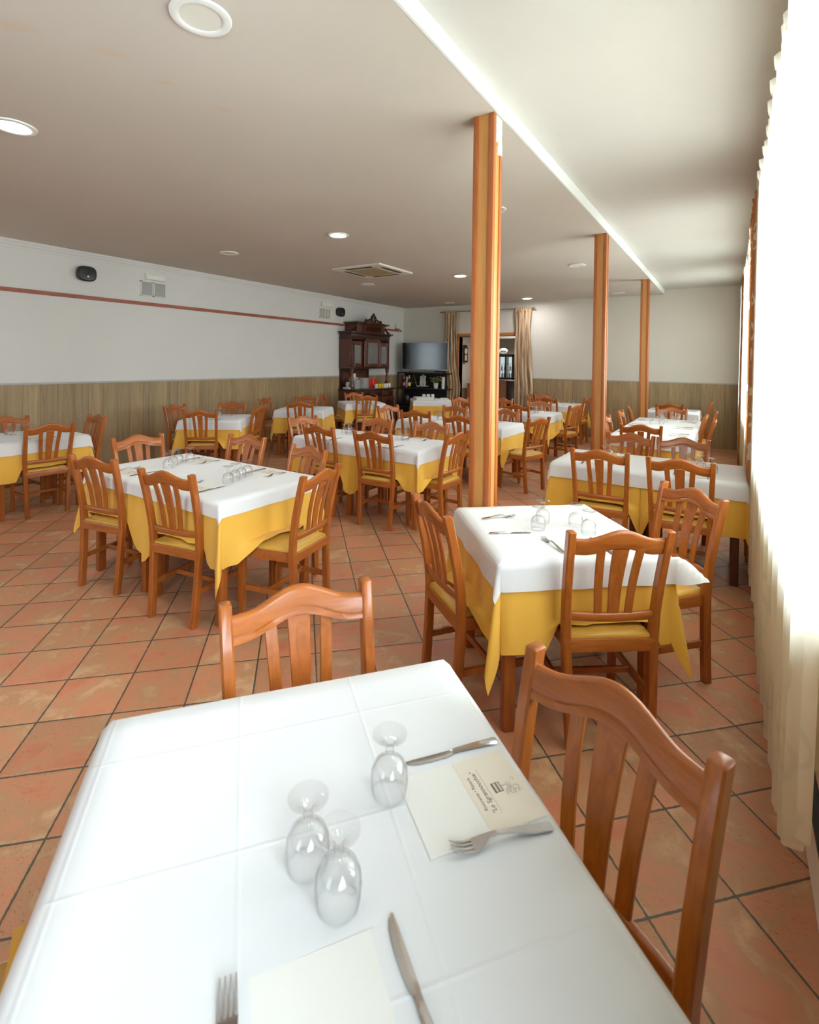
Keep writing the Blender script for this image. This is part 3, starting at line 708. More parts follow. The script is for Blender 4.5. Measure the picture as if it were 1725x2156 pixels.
# ------------------------------------------------------------------ carved dark cabinet against the left wall (fronts face the room, +x)
CB = empty('carved_cabinet', 'tall dark carved dresser with glass doors against the left wall', 'cabinet', (XL, 9.5, 0))
y0, y1 = -.76, .74
def cb(name, m, *a, parent=None, **k): return link(name, B(*a, **k), m, parent or CB)
cb('base_case', 'dark_mid', .02, .50, y0, y1, .06, .93, bev=.006); cb('plinth', 'dark', .02, .52, y0 - .015, y1 + .015, 0, .08, bev=.006)
cb('counter_top', 'dark', .02, .55, y0 - .03, y1 + .03, .93, .965, bev=.01)
for k in range(3):
    a = y0 + .04 + k * .475; d = cb('drawer', 'dark', .50, .515, a, a + .45, .77, .90, bev=.005)
    b = bmesh.new(); tube(b, [(.516, a + .17, .84), (.535, a + .19, .81), (.54, a + .225, .80), (.535, a + .26, .81), (.516, a + .28, .84)], .008, 8); link('drawer_pull', b, 'brass', d)
    d = cb('lower_door', 'dark_mid', .50, .515, a, a + .45, .12, .74, bev=.005)
    cb('carved_panel', 'dark', .515, .525, a + .07, a + .38, .2, .66, parent=d, bev=.006); cb('key_plate', 'brass', .525, .53, a + .21, a + .235, .43, .48, parent=d)
for yy in (y0 + .02, y1 - .02):
    b = bmesh.new(); lathe(b, [(.03, .1), (.035, .15), (.02, .2), (.03, .4), (.022, .6), (.035, .72), (.03, .76)], 14, (.51, yy, 0)); link('turned_column', b, 'dark', CB)
cb('niche_back', 'dark', .02, .05, y0 + .02, y1 - .42, .965, 1.43)
for k in range(2): cb('niche_panel', 'dark_mid', .05, .06, y0 + .1 + k * .46, y0 + .48 + k * .46, 1.02, 1.38, bev=.004)
for yy in (y0 + .07, y1 - .06):
    b = bmesh.new(); lathe(b, [(.055, 0), (.06, .05), (.065, .10), (.045, .15), (.03, .2), (.04, .26), (.028, .32), (.045, .40), (.05, .465)], 18, (.34, yy, .965)); link('turned_column', b, 'dark_mid', CB)
# upper case: frame pieces leave the door openings open so the glassware shows
cb('upper_floor', 'dark', .02, .36, y0, y1, 1.43, 1.47, bev=.005); cb('upper_roof', 'dark', .02, .36, y0, y1, 2.10, 2.16); cb('upper_back', 'grille', .02, .04, y0, y1, 1.47, 2.10)
for yy in (y0, y1 - .03): cb('side_panel', 'dark_mid', .02, .36, yy, yy + .03, 1.47, 2.10, bev=.003)
cols = (y0 + .03, y0 + .45, y1 - .46, y1 - .035)
for yy in cols[1:3]: cb('stile', 'dark', .05, .36, yy - .03, yy + .03, 1.47, 2.10)
doors = ((y0 + .05, y0 + .42, 0, 2.06), (y0 + .485, y1 - .495, .05, 2.13), (y1 - .425, y1 - .05, 0, 2.06))
for (a, c, xo, zt) in doors:
    b = bmesh.new(); x0, x1 = .345 + xo, .37 + xo; w = .075
    box(b, x0, x1, a, a + w, 1.475, zt, .005, 1); box(b, x0, x1, c - w, c, 1.475, zt, .005, 1); box(b, x0, x1, a + w, c - w, 1.475, 1.55, .005, 1); box(b, x0, x1, a + w, c - w, zt - .09, zt, .005, 1)
    d = link('glass_door', b, 'dark_mid', CB); link('pane', B(x0 + .008, x0 + .013, a + w - .005, c - w + .005, 1.545, zt - .085), 'glint_glass', d)
    b = bmesh.new()
    for k in range(9): lathe(b, [(.001, -.018), (.016, 0), (.001, .018)], 8, (x1 + .004, a + .025, 1.54 + k * .058))
    link('carved_beading', b, 'dark', d)
for yy in (cols[1], cols[2]):
    b = bmesh.new(); lathe(b, [(.022, 1.47), (.03, 1.50), (.02, 1.53), (.03, 1.56), (.018, 1.60), (.03, 1.64), (.026, 1.75), (.018, 1.95), (.026, 2.0), (.018, 2.03), (.03, 2.08)], 14, (.40, yy, 0)); link('turned_column', b, 'dark_mid', CB)
for z in (1.67, 1.87): cb('glass_shelf', 'dark', .04, .33, y0 + .03, y1 - .03, z, z + .012)
b = bmesh.new()
for (x1, e, za, zb) in ((.37, .0, 2.16, 2.22), (.40, .03, 2.22, 2.245), (.44, .06, 2.245, 2.275)): box(b, .02, x1, y0 - e, y1 + e, za, zb, .006, 2)
link('lower_cornice', b, 'dark', CB)
b = bmesh.new(); box(b, .02, .36, y0 + .20, y1 - .20, 2.27, 2.44, .005); box(b, .02, .42, y0 + .42, y1 - .42, 2.27, 2.45, .005); link('attic', b, 'dark_mid', CB)
b = bmesh.new()
for (x1, e, za, zb) in ((.40, .02, 2.44, 2.47), (.45, .07, 2.47, 2.50)): box(b, .02, x1, y0 + .2 - e, y1 - .2 + e, za, zb, .006, 2)
box(b, .02, .50, y0 + .40, y1 - .40, 2.46, 2.505, .006, 2)
link('upper_cornice', b, 'dark', CB)
b = bmesh.new(); rnd = random.Random(2)
for k in range(16):
    for j in range(3): lathe(b, [(.001, -.022), (.02, 0), (.001, .022)], 7, (.425, y0 + .46 + .58 * k / 15, 2.31 + .045 * j))
for s in (0, 1):
    c = bmesh.new()
    for k in range(7): q = k / 6; yy = (y0 + .02 + .16 * q) if s == 0 else (y1 - .02 - .16 * q); lathe(c, [(.001, -.04), (.03, 0), (.001, .04)], 8, (.36, yy, 2.285 + .10 * q ** 1.5))
    link('shoulder_scroll', c, 'dark', CB, 60)
link('carved_frieze', b, 'dark', CB, 60)
# pierced crest
b = bmesh.new(); yc = (y0 + y1) / 2
def ring(cy, cz, r, th): tube(b, [(.42, cy + r * math.cos(2 * PI * k / 20), cz + r * math.sin(2 * PI * k / 20)) for k in range(21)], th, 6)
ring(yc, 2.59, .085, .028)
for k in range(5): tube(b, [(.42, yc - .08 + .04 * k - .03, 2.53), (.42, yc - .08 + .04 * k + .03, 2.65)], .006, 5); tube(b, [(.42, yc - .08 + .04 * k + .03, 2.53), (.42, yc - .08 + .04 * k - .03, 2.65)], .006, 5)
for s in (-1, 1):
    for k in range(6): lathe(b, [(.001, -.03), (.032 - .002 * k, 0), (.001, .03)], 8, (.42, yc + s * (.11 + .045 * k), 2.585 - .016 * k))
    ring(yc + s * .28, 2.53, .035, .016)
box(b, .40, .44, yc - .32, yc + .32, 2.50, 2.53, .004, 1); lathe(b, [(.03, 0), (.035, .03), (.02, .05), (.03, .065), (.001, .07)], 10, (.42, yc, 2.665))
link('pierced_crest', b, 'dark', CB, 60)
def wx(x, y, z): return (XL + x, 9.5 + y, z)
k = 0
for z, nm in ((1.47, 'bottom'), (1.682, 'middle'), (1.882, 'top')):
    for di, (a, c) in enumerate(((y0 + .13, y0 + .34), (y0 + .57, y1 - .58), (y1 - .34, y1 - .13))):
        for q in range(2):
            b = bmesh.new(); lathe(b, [(.001, 0), (.026, 0), (.005, .012), (.005, .055), (.028, .075), (.03, .125), (.028, .125), (.026, .078), (.001, .06)], 12)
            tag(link('stemmed_glass', b, 'ceramic' if z < 1.6 else M['silver'], None, loc=wx(.24, a + (c - a) * (.25 + .5 * q), z + .001)), '%s small stemmed glass on the %s shelf behind the %s glass door' % (['left', 'right'][q], nm, ['first', 'middle', 'last'][di]), 'glass', 'glassware in the carved cabinet')
def plates(y, n, r, x, label):
    for i in range(n):
        b = bmesh.new(); z = i * .0175; lathe(b, [(.001, .002), (r * .55, 0), (r * .62, .006), (r, .017), (r * .985, .021), (r * .6, .010), (.001, .008)], 28)
        tag(link('dinner_plate', b, 'ceramic', None, loc=wx(x, y, .967 + z)), ('topmost ' if i == n - 1 else 'lowest ' if i == 0 else '') + label, 'plate', 'plates in ' + label.split(' in ')[-1])
plates(-.53, 12, .125, .32, 'white dinner plate in the shorter plate stack on the cabinet counter')
plates(-.27, 14, .135, .34, 'white dinner plate in the taller plate stack on the cabinet counter')
tag(link('name_card', B(-.004, .004, -.075, .075, 0, .09, .002, 1), 'paper', None, loc=wx(.10, -.33, 1.225)), 'white card standing behind the plate stacks in the dresser niche', 'card')
tag(link('card_box', B(-.06, .06, -.10, .10, 0, .26, .003, 1), 'beige', None, loc=wx(.10, -.33, .966)), 'beige carton behind the plate stacks with a white card on top', 'box')
o = empty('red_box', 'bright red box behind the mugs on the dresser', 'box', wx(.24, .16, .966)); link('carton', B(-.07, .07, -.16, .16, .0, .22, .003, 1), 'red', o); link('lid_seam', B(.069, .0715, -.004, .004, .01, .21), 'ylabel', o)
for i, (y, m, nm) in enumerate(((.10, 'ceramic', 'white mug, first in the row, on the dresser counter'), (.215, 'yellow', 'yellow mug next to the first white mug'), (.33, 'yellow', 'yellow mug next to the second white mug'), (.44, 'ceramic', 'white mug right after the yellow mugs'), (.54, 'ceramic', 'white mug second after the yellow mugs'), (.64, 'ceramic', 'white mug last in the row on the dresser counter'))):
    o = empty('coffee_mug', nm, 'mug', wx(.44, y, .966)); b = bmesh.new(); lathe(b, [(.001, 0), (.036, 0), (.042, .01), (.042, .10), (.038, .10), (.037, .012), (.001, .01)], 20); link('cup', b, m, o)
    b = bmesh.new(); tube(b, [(0, .04, .08), (0, .062, .07), (0, .064, .035), (0, .04, .02)], .006, 6); link('handle', b, m, o)
b = bmesh.new(); box(b, -.10, .10, -.10, .10, 0, .05, .01); lathe(b, [(.001, .05), (.06, .05), (.075, .11), (.06, .16), (.001, .17)], 16)
tag(link('serving_pot', b, 'grille', None, loc=wx(.25, -.69, .966)), 'grey covered pot at the left end of the dresser counter', 'pot')
b = bmesh.new(); lathe(b, [(.001, 0), (.05, 0), (.07, .03), (.06, .06), (.001, .08)], 12)
tag(link('fruit_bowl', b, plain('orange_glaze', (.55, .16, .08), .4), None, loc=wx(.27, .52, .966)), 'small orange bowl behind the white mugs on the dresser', 'bowl')

# ------------------------------------------------------------------ the dining chair
def chair_meshes():
    P = []                                            # (name, mesh object, parent)
    root = empty('dining_chair', 'x', 'chair')
    prof = [(0, -.205), (.12, -.195), (.28, -.185), (.45, -.178), (.56, -.186), (.68, -.205), (.80, -.231), (.925, -.262)]
    def px(z): return .172 + (.205 - .172) * z / .925
    def py(z):
        for (a, b), (c, d) in zip(prof[:-1], prof[1:]):
            if z <= c: return b + (d - b) * (z - a) / (c - a)
        return prof[-1][1]
    for s in (-1, 1):
        bm = bmesh.new(); rings = []
        for z, y in prof:
            cx = s * px(z); hx = .0165 if z > .5 else .018; hy = .021 if z > .45 else .0215
            c = .005
            rings.append([(cx - hx + c, y - hy, z), (cx + hx - c, y - hy, z), (cx + hx, y - hy + c, z), (cx + hx, y + hy - c, z), (cx + hx - c, y + hy, z), (cx - hx + c, y + hy, z), (cx - hx, y + hy - c, z), (cx - hx, y - hy + c, z)])
        z, y = prof[-1]; cx = s * px(z)
        rings.append([(cx + (p[0] - cx) * .72, y + (p[1] - y) * .78, z + .004) for p in rings[-1]])
        loft(bm, rings); link('back_post', bm, 'chair', root, 40)
        bm = bmesh.new(); rings = []
        for z, h in ((0, .0155), (.44, .0195), (.452, .0195)):
            c = .004; cx, cy = s * (.192 - .006 * (1 - z / .45)), .182
            rings.append([(cx + a * h + (-a * c if k in (0, 1) else 0), cy + b * h, z) for k, (a, b) in enumerate(((-1, -1), (1, -1), (1, 1), (-1, 1)))])
        loft(bm, rings); link('front_leg', bm, 'chair', root)
    # crest rail: hump in the middle, rounded top, bead along the lower front
    xe = px(.87) - .012; n = 28; rings = []
    for i in range(n + 1):
        x = -xe + 2 * xe * i / n; u = abs(x) / xe
        h = .5 * (1 + math.cos(PI * min(1, u / .82)))
        zt = .895 + .043 * h; zb = .826 + .034 * h; y = py((zt + zb) / 2) - .022 * (1 - u * u) + .004
        tl = (py(zt) - py(zb)); H = zt - zb
        sec = []
        for a, w in ((0, .012), (.22, .012), (.25, .0085), (.29, .0085), (.32, .013), (.80, .013), (.93, .010), (1.0, .003)): sec.append((y + w + (a - .5) * tl, zb + a * H))
        for a, w in ((1.0, -.004), (.93, -.010), (.8, -.0125), (.05, -.0125), (0, -.010)): sec.append((y + w + (a - .5) * tl, zb + a * H))
        rings.append([(x, yy, zz) for yy, zz in sec])
    bm = bmesh.new(); loft(bm, rings); link('crest_rail', bm, 'chair_h', root, 50)
    # lower back rail, bowed back
    rings = []
    for i in range(n + 1):
        xe2 = px(.55) - .01; x = -xe2 + 2 * xe2 * i / n; u = abs(x) / xe2; y = -.188 - .018 * (1 - u * u); c = .004
        rings.append([(x, y - .010, .533 + c), (x, y - .010 + c, .533), (x, y + .010 - c, .533), (x, y + .010, .533 + c), (x, y + .010, .568 - c), (x, y + .010 - c, .568), (x, y - .010 + c, .568), (x, y - .010, .568 - c)])
    bm = bmesh.new(); loft(bm, rings); link('back_rail', bm, 'chair_h', root, 50)
    for xt, xb, wt, wb in ((-.082, -.064, .0175, .0165), (0, 0, .034, .023), (.082, .064, .0175, .0165)):
        rings = []
        for k in range(8):
            t = k / 7; z = .565 + (.855 - .565) * t; x = xb + (xt - xb) * t; w = wb + (wt - wb) * t; bow = -.018 + -.004 * t
            y = py(z) + bow + .006 * math.sin(PI * t); d = .0055; c = .002
            rings.append([(x - w + c, y - d, z), (x + w - c, y - d, z), (x + w, y - d + c, z), (x + w, y + d - c, z), (x + w - c, y + d, z), (x - w + c, y + d, z), (x - w, y + d - c, z), (x - w, y - d + c, z)])
        bm = bmesh.new(); loft(bm, rings); link('slat', bm, 'chair', root)
    # seat frame (trapezoid) and padded seat
    def trap(xf, xb_, yf, yb, c=.02): return [(-xb_, yb), (xb_, yb), (xf, yf - c), (xf - c, yf), (-xf + c, yf), (-xf, yf - c)]
    bm = bmesh.new(); o1 = trap(.215, .188, .208, -.20)
    loft(bm, [[(x, y, .400) for x, y in o1], [(x, y, .448) for x, y in o1], [(x * .985, y * .985, .453) for x, y in o1]]); link('seat_frame', bm, 'chair_h', root)
    bm = bmesh.new()
    def q(s, z): return [(x * s, y * s, z) for x, y in trap(.200, .172, .196, -.188, .03)]
    loft(bm, [q(1, .452), q(1, .460), q(.985, .467), q(.95, .473), q(.86, .477), q(.6, .479), q(.2, .480)]); link('seat_pad', bm, 'seat', root, 60)
    for s in (-1, 1):
        bm = bmesh.new(); tube(bm, [(s * .178, -.19, .205), (s * .187, .18, .205)], .0135, 8, flat=1.0); 
        bm.free(); bm = bmesh.new(); x0, x1 = s * .176, s * .188
        loft(bm, [[(x - .008, y, .188), (x + .008, y, .188), (x + .008, y, .220), (x - .008, y, .220)] for x, y in ((x0, -.185), (x1, .178))]); link('stretcher', bm, 'chair', root)
    link('stretcher', B(-.182, .182, -.012, .006, .190, .218, .003, 1), 'chair_h', root)
    return root
CHAIR = chair_meshes()
chairs = []
first = [True]
def chair(x, y, rot, label, group, back=True):
    """x, y: the middle of the two post tops; rot: the way the sitter faces (0 = +y)."""
    r = math.radians(rot); cx = x - .262 * math.sin(r); cy = y + .262 * math.cos(r)
    if first[0]:
        first[0] = False; CHAIR.location = (cx, cy, 0); CHAIR.rotation_euler = (0, 0, r); tag(CHAIR, label, 'chair', group)
    else: dup(CHAIR, (cx, cy, 0), r, label, 'chair', group)
    chairs.append((cx, cy, r))
GW = 'chairs along the panelled left wall'
# foreground table
g = 'chairs at the foreground table'
chair(-1.05, 1.06, 238, 'orange-brown slat-back chair behind the far left edge of the big foreground table', g)
chair(-.19, 1.09, 157, 'orange-brown slat-back chair at the right edge of the big foreground table, next to the curtain', g)
chair(-1.10, .12, -38, 'orange-brown chair cut by the left photo edge, beside the foreground table', g)
g = 'chairs at the square table by the nearest pillar'
chair(-1.19, 2.06, -38, 'orange-brown slat-back chair on the left of the square table by the nearest pillar', g)
chair(-.36, 2.17, 36, 'slat-back chair with its back to us, front of the square table by the nearest pillar', g)
chair(-.16, 3.11, 136, 'orange-brown slat-back chair on the window side of the square table by the nearest pillar', g)
g = 'chairs at the table by the left photo edge'
chair(-5.75, 2.30, 86, 'slat-back chair with its back to us at the table cut by the left photo edge', g)
chair(-6.26, 2.99, 178, 'slat-back chair turned sideways, right of the table cut by the left photo edge', g)
chair(-6.78, 2.27, -90, 'chair by the panelled wall, facing us across the table cut by the left photo edge', g)
g = 'chairs at the front double table'
chair(-3.63, 1.70, 11, 'left chair of the two with backs to us at the front double table', g)
chair(-2.82, 1.73, 10, 'right chair of the two with backs to us at the front double table', g)
chair(-4.31, 2.39, 267, 'chair at the wall-side head of the front double table', g)
chair(-3.59, 2.97, 184, 'left chair of the two on the far side of the front double table', g)
chair(-2.75, 2.87, 171, 'right chair of the two on the far side of the front double table', g)
chair(-2.11, 2.32, 101, 'chair at the pillar-side head of the front double table, seat pad showing', g)
chair(-6.81, 4.31, -73, 'chair against the panelled wall, left of the first small wall table with goblets', GW)
chair(-5.85, 4.06, 40, 'chair with its back and yellow seat to us at the first small wall table', GW)
chair(-6.57, 5.14, 210, 'chair facing us behind the goblets of the first small wall table', GW)
chair(-5.78, 5.00, 118, 'chair seen from its side on the right of the first small wall table', GW)
chair(-6.93, 6.10, -67, 'chair by the wall, left of the second small wall table', GW)
chair(-5.87, 5.90, 34, 'chair with its back to us at the second small wall table', GW)
chair(-6.69, 6.90, 205, 'chair facing us behind the second small wall table', GW)
chair(-6.94, 7.62, -58, 'chair between the second and third small wall tables, by the panelling', GW)
chair(-5.97, 7.82, 55, 'chair with its back to us at the small table in front of the carved cabinet', GW)
chair(-6.79, 8.42, 245, 'chair facing us, right in front of the carved cabinet', GW)
g = 'chairs at the second double table'
chair(-4.31, 4.38, 263, 'chair at the wall-side head of the second double table', g)
chair(-3.58, 3.86, -2, 'left chair with its back to us at the second double table', g)
chair(-2.86, 3.83, 3, 'right chair with its back to us at the second double table, yellow cloth behind it', g)
chair(-2.18, 4.30, 88, 'chair at the pillar-side head of the second double table', g)
chair(-3.49, 4.80, 179, 'left chair on the far side of the second double table', g)
chair(-2.79, 4.85, 181, 'right chair on the far side of the second double table', g)
g = 'chairs at the double table behind the middle one'
chair(-4.42, 6.32, 259, 'chair at the wall-side head of the third double table', g)
chair(-3.66, 5.90, 16, 'left chair with its back to us at the third double table', g)
chair(-2.88, 5.69, 8, 'right chair with its back to us at the third double table', g)
chair(-3.59, 6.97, 176, 'left chair on the far side of the third double table', g)
chair(-2.75, 6.94, 173, 'right chair on the far side of the third double table', g)
chair(-1.98, 6.12, 72, 'chair with yellow seat at the pillar-side head of the third double table', g)
g = 'chairs at the rear double table'
chair(-4.36, 8.64, 250, 'chair at the wall-side head of the rear double table, below the television', g)
chair(-3.68, 7.82, 0, 'left chair with its back to us at the rear double table, partly behind the pillar', g)
chair(-2.92, 7.82, 1, 'right chair with its back to us at the rear double table', g)
chair(-3.66, 9.05, 180, 'left chair on the far side of the rear double table', g)
chair(-2.86, 8.83, 187, 'right chair on the far side of the rear double table, behind its goblets', g)
chair(-2.11, 8.39, 78, 'chair with yellow seat at the pillar-side head of the rear double table', g)
g = 'chairs at the small table by the doorway curtain'
chair(-3.03, 9.79, -8, 'chair with its back to us at the small table by the doorway curtain', g)
chair(-3.62, 10.50, -80, 'chair next to the doorway curtain, left of the small back table', g)
chair(-3.52, 11.02, -125, 'small distant chair against the back wall beside the doorway curtain', g)
chair(-2.39, 10.42, 86, 'chair half behind the second pillar at the small back table', g)
g = 'chairs at the double table by the curtains'
chair(-.85, 4.11, 2, 'left chair with its back to us at the curtain-side double table', g)
chair(-.29, 4.06, -1, 'right chair with its back to us at the curtain-side double table', g)
chair(-.80, 5.27, 172, 'left chair facing us across the curtain-side double table', g)
chair(-.35, 5.25, 186, 'right chair facing us across the curtain-side double table', g)
g = 'chairs at the long table by the windows'
chair(-.83, 6.14, 9, 'dark-looking chair with its back to us at the near head of the long window table', g)
chair(-1.37, 6.96, -90, 'nearest of the three chairs on the pillar side of the long window table', g)
chair(-1.34, 7.83, -88, 'middle one of the three chairs on the pillar side of the long window table', g)
chair(-1.34, 8.59, -77, 'farthest of the three chairs on the pillar side of the long window table', g)
chair(-.15, 7.28, 90, 'nearest of the three chairs on the curtain side of the long window table', g)
chair(-.26, 7.86, 88, 'middle one of the three chairs on the curtain side of the long window table', g)
chair(-.16, 8.60, 92, 'farthest of the three chairs on the curtain side of the long window table', g)
chair(-.77, 9.00, 190, 'chair facing us at the far head of the long window table', g)
g = 'chairs at the table against the back wall'
chair(-.88, 9.86, 10, 'chair with its back to us at the square table near the back wall', g)
chair(-1.42, 10.75, -90, 'chair beside the third pillar, left of the square table near the back wall', g)
chair(-.27, 10.70, 90, 'chair on the curtain side of the square table near the back wall', g)

# ------------------------------------------------------------------ tables and cloths
TZ = .755
def seat_push(px, py, z):
    """cloth that would pass through a chair seat lies on the seat instead: returns (dist_out, new z, dirx, diry) or None"""
    for cx, cy, r in chairs:
        dx, dy = px - cx, py - cy
        if dx * dx + dy * dy > .1: continue
        lx = dx * math.cos(r) + dy * math.sin(r); ly = -dx * math.sin(r) + dy * math.cos(r)
        wx_ = sstep((.255 - abs(lx)) / .05)
        if wx_ <= 0 or ly > .245 or ly < -.20: continue
        wx_ *= sstep((.245 - ly) / .04)
        if z >= .488: continue
        e = .488 - z; room = max(.0, min(e * .8, ly + .14))
        return (wx_, e, room, math.sin(r), -math.cos(r))
    return None
def drape(name, m, label, cat, group, T, W, L, oh, z, off, tip=(0, 0, 0, 0), amp=.012, seed=0, flare=.035, nflap=10, fling=None):
    """T=(x,y,rot); oh=(x-,x+,y-,y+) overhang; tip: seam corners (per side) where the hem runs down to a point"""
    rnd = random.Random(seed); ph = [rnd.uniform(0, 6) for _ in range(12)]
    tx, ty, tr = T; ct, st = math.cos(tr), math.sin(tr)
    def axis(h, a, b):
        s = []
        if a > .001: s += [-h - a + a * i / nflap for i in range(nflap)]
        k = max(8, int(2 * h / .05)); s += [-h + 2 * h * i / k for i in range(k + 1)]
        if b > .001: s += [h + b * (i + 1) / nflap for i in range(nflap)]
        return s
    us = axis(W / 2, oh[0], oh[1]); vs = axis(L / 2, oh[2], oh[3])
    bm = bmesh.new(); uvl = bm.loops.layers.uv.new('UVMap')
    def pos(u, v):
        du = max(abs(u) - W / 2, 0); dv = max(abs(v) - L / 2, 0); sx = 1 if u > 0 else -1; sy = 1 if v > 0 else -1
        bu = max(-W / 2, min(W / 2, u)); bv = max(-L / 2, min(L / 2, v)); wob = .0012 * math.sin(9 * u + ph[0]) * math.sin(8 * v + ph[1])
        if du == 0 and dv == 0: return (u, v, z + wob)
        if du > 0 and dv > 0:
            r = math.hypot(du, dv); th = math.atan2(dv, du); s2 = math.sin(2 * th)
            o = off * min(1, r / .012) + r * (flare + .10 * s2 * s2 + .045 * math.sin(6 * th + ph[2]) * s2 * s2 + .05 * math.sin(4 * th) * math.sin(ph[2] + sx + 2 * sy))
            if fling and (sx, sy) == fling[:2]: o += r * fling[2] * s2 ** 1.5; return (bu + sx * o * math.cos(th), bv + sy * o * math.sin(th), z - math.sqrt(max(r * r * .98 - (o * .95) ** 2, (.25 * r) ** 2)))
            psi = th + .35 * math.sin(2 * th) * math.sin(ph[3] + 3 * sx + sy)
            return (bu + sx * o * math.cos(psi), bv + sy * o * math.sin(psi), z - r * (.985 - .03 * s2))
        if du > 0: d, s, h, side = du, v, L / 2, 0 + (sx > 0); seamlo, seamhi = tip[2], tip[3]
        else: d, s, h, side = dv, u, W / 2, 2 + (sy > 0); seamlo, seamhi = tip[0], tip[1]
        D = oh[side]; win = min(1, (h - abs(s)) / .12) if not ((s < 0 and seamlo) or (s > 0 and seamhi)) else 1
        win = max(0, win)
        rp = amp * (d / D) * win * (math.sin(2 * PI * s / .31 + ph[4 + side]) + .5 * math.sin(2 * PI * s / .17 + ph[8 + side]))
        o = off * min(1, d / .012) + flare * d + rp
        drop = d
        if seamlo and s < 0: drop *= 1 + .36 * sstep((-s - h + .2) / .2)
        if seamhi and s > 0: drop *= 1 + .36 * sstep((s - h + .2) / .2)
        if du > 0: return (bu + sx * o, v, z - drop)
        return (u, bv + sy * o, z - drop)
    g = []
    for v in vs:
        row = []
        for u in us:
            x, y, zz = pos(u, v); gx, gy = tx + x * ct - y * st, ty + x * st + y * ct
            sp = seat_push(gx, gy, zz) if zz < .488 else None
            if sp:
                w, e, room, ox, oy = sp
                zz = zz + (e + .012 * sstep(room / .06) * (1 - room / .3)) * w; gx += ox * room * w; gy += oy * room * w
                dx, dy = gx - tx, gy - ty; x, y = dx * ct + dy * st, -dx * st + dy * ct
            row.append(bm.verts.new((x, y, zz)))
        g.append(row)
    for k in range(len(vs) - 1):
        for i in range(len(us) - 1):
            f = bm.faces.new((g[k][i], g[k][i + 1], g[k + 1][i + 1], g[k + 1][i]))
            for l, (a, c) in zip(f.loops, ((i, k), (i + 1, k), (i + 1, k + 1), (i, k + 1))): l[uvl].uv = (us[a], vs[c])
    o = link(name, bm, m, None, 80, loc=(tx, ty, 0), rotz=tr)
    sm = o.modifiers.new('cloth_thickness', 'SOLIDIFY'); sm.thickness = .0014; sm.offset = 1
    return tag(o, label, cat, group)
TABLES = {}
tseed = [10]
def table(key, x, y, rot, W, L, desc, grp, yo=.385, wo=.125, seam=(0, 0, 0, 0), leg='chair', white=True, fling=None):
    """seam flags (x-,x+,y-,y+) mark sides pushed against the next table"""
    r = math.radians(rot); TABLES[key] = (x, y, r, W, L, desc); tseed[0] += 1
    o = empty('dining_table', 'wooden four-legged table under the cloths: ' + desc, 'table', (x, y, 0), r, 'dining tables')
    link('tabletop', B(-W / 2 + .002, W / 2 - .002, -L / 2 + .002, L / 2 - .002, TZ - .028, TZ, .003, 1), leg, o)
    b = bmesh.new(); a, c = W / 2 - .05, L / 2 - .05
    box(b, -a, a, -c, -c + .02, TZ - .10, TZ - .028); box(b, -a, a, c - .02, c, TZ - .10, TZ - .028); box(b, -a, -a + .02, -c + .02, c - .02, TZ - .10, TZ - .028); box(b, a - .02, a, -c + .02, c - .02, TZ - .10, TZ - .028)
    link('apron', b, leg, o)
    for sx in (-1, 1):
        for sy in (-1, 1):
            lx, ly = sx * (W / 2 - .06), sy * (L / 2 - .06); h = .027
            link('leg', B(lx - h, lx + h, ly - h, ly + h, 0, TZ - .028, .008, 2), leg, o)
    oy = tuple(.0 if s else yo for s in seam); ow = tuple(.0 if s else wo for s in seam)
    drape('yellow_tablecloth', 'yellow_cloth', 'mustard yellow undercloth on the ' + desc, 'tablecloth', 'mustard undercloths', (x, y, r), W, L, oy, TZ + .004, .010, seam, .016, tseed[0])
    if white: drape('white_tablecloth', 'white_cloth', 'white top cloth on the ' + desc, 'tablecloth', 'white top cloths', (x, y, r), W, L, ow, TZ + .009, .018, (0, 0, 0, 0), .004, tseed[0], .06, 7, fling)
CT = TZ + .0105
table('T0', -.606, .66, 50.8, .82, .82, 'big foreground table', 'front')
table('T1', -.760, 2.540, 40.5, .77, .77, 'square table by the nearest pillar', 'front', fling=(1, -1, .62))
table('TL', -6.28, 2.30, 0, .82, .82, 'table cut by the left photo edge', 'wall')
table('T2a', -3.665, 2.28, 0, .74, .82, 'wall-side half of the front double table', 'double', yo=.345, wo=.09, seam=(0, 1, 0, 0))
table('T2b', -2.895, 2.28, 0, .80, .82, 'pillar-side half of the front double table', 'double', wo=.09, seam=(1, 0, 0, 0))
table('T3', -6.22, 4.62, 36, .80, .80, 'first small table along the panelled wall', 'wall')
table('T4', -6.27, 6.42, 30, .80, .80, 'second small table along the panelled wall', 'wall')
table('T6', -6.36, 8.14, 52, .78, .76, 'small table in front of the carved cabinet', 'wall')
table('T5a', -3.648, 4.355, 0, .80, .70, 'wall-side half of the second double table', 'double', seam=(0, 1, 0, 0))
table('T5b', -2.848, 4.355, 0, .80, .70, 'pillar-side half of the second double table', 'double', seam=(1, 0, 0, 0))
table('T8a', -3.648, 6.43, 0, .80, .74, 'wall-side half of the third double table', 'double', seam=(0, 1, 0, 0))
table('T8b', -2.848, 6.43, 0, .80, .74, 'pillar-side half of the third double table', 'double', seam=(1, 0, 0, 0))
table('T9a', -3.648, 8.36, 0, .80, .72, 'wall-side half of the rear double table', 'double', seam=(0, 1, 0, 0))
table('T9b', -2.848, 8.36, 0, .80, .72, 'pillar-side half of the rear double table', 'double', seam=(1, 0, 0, 0))
table('T10', -2.93, 10.52, 0, .80, .80, 'small table by the doorway curtain', 'back')
table('T7', -5.65, 9.75, 38, .82, .70, 'linen table under the television', 'back', white=False)
table('TRa', -.92, 4.67, 0, .70, .74, 'pillar half of the curtain-side double table', 'window', seam=(0, 1, 0, 0), leg='leg_dark')
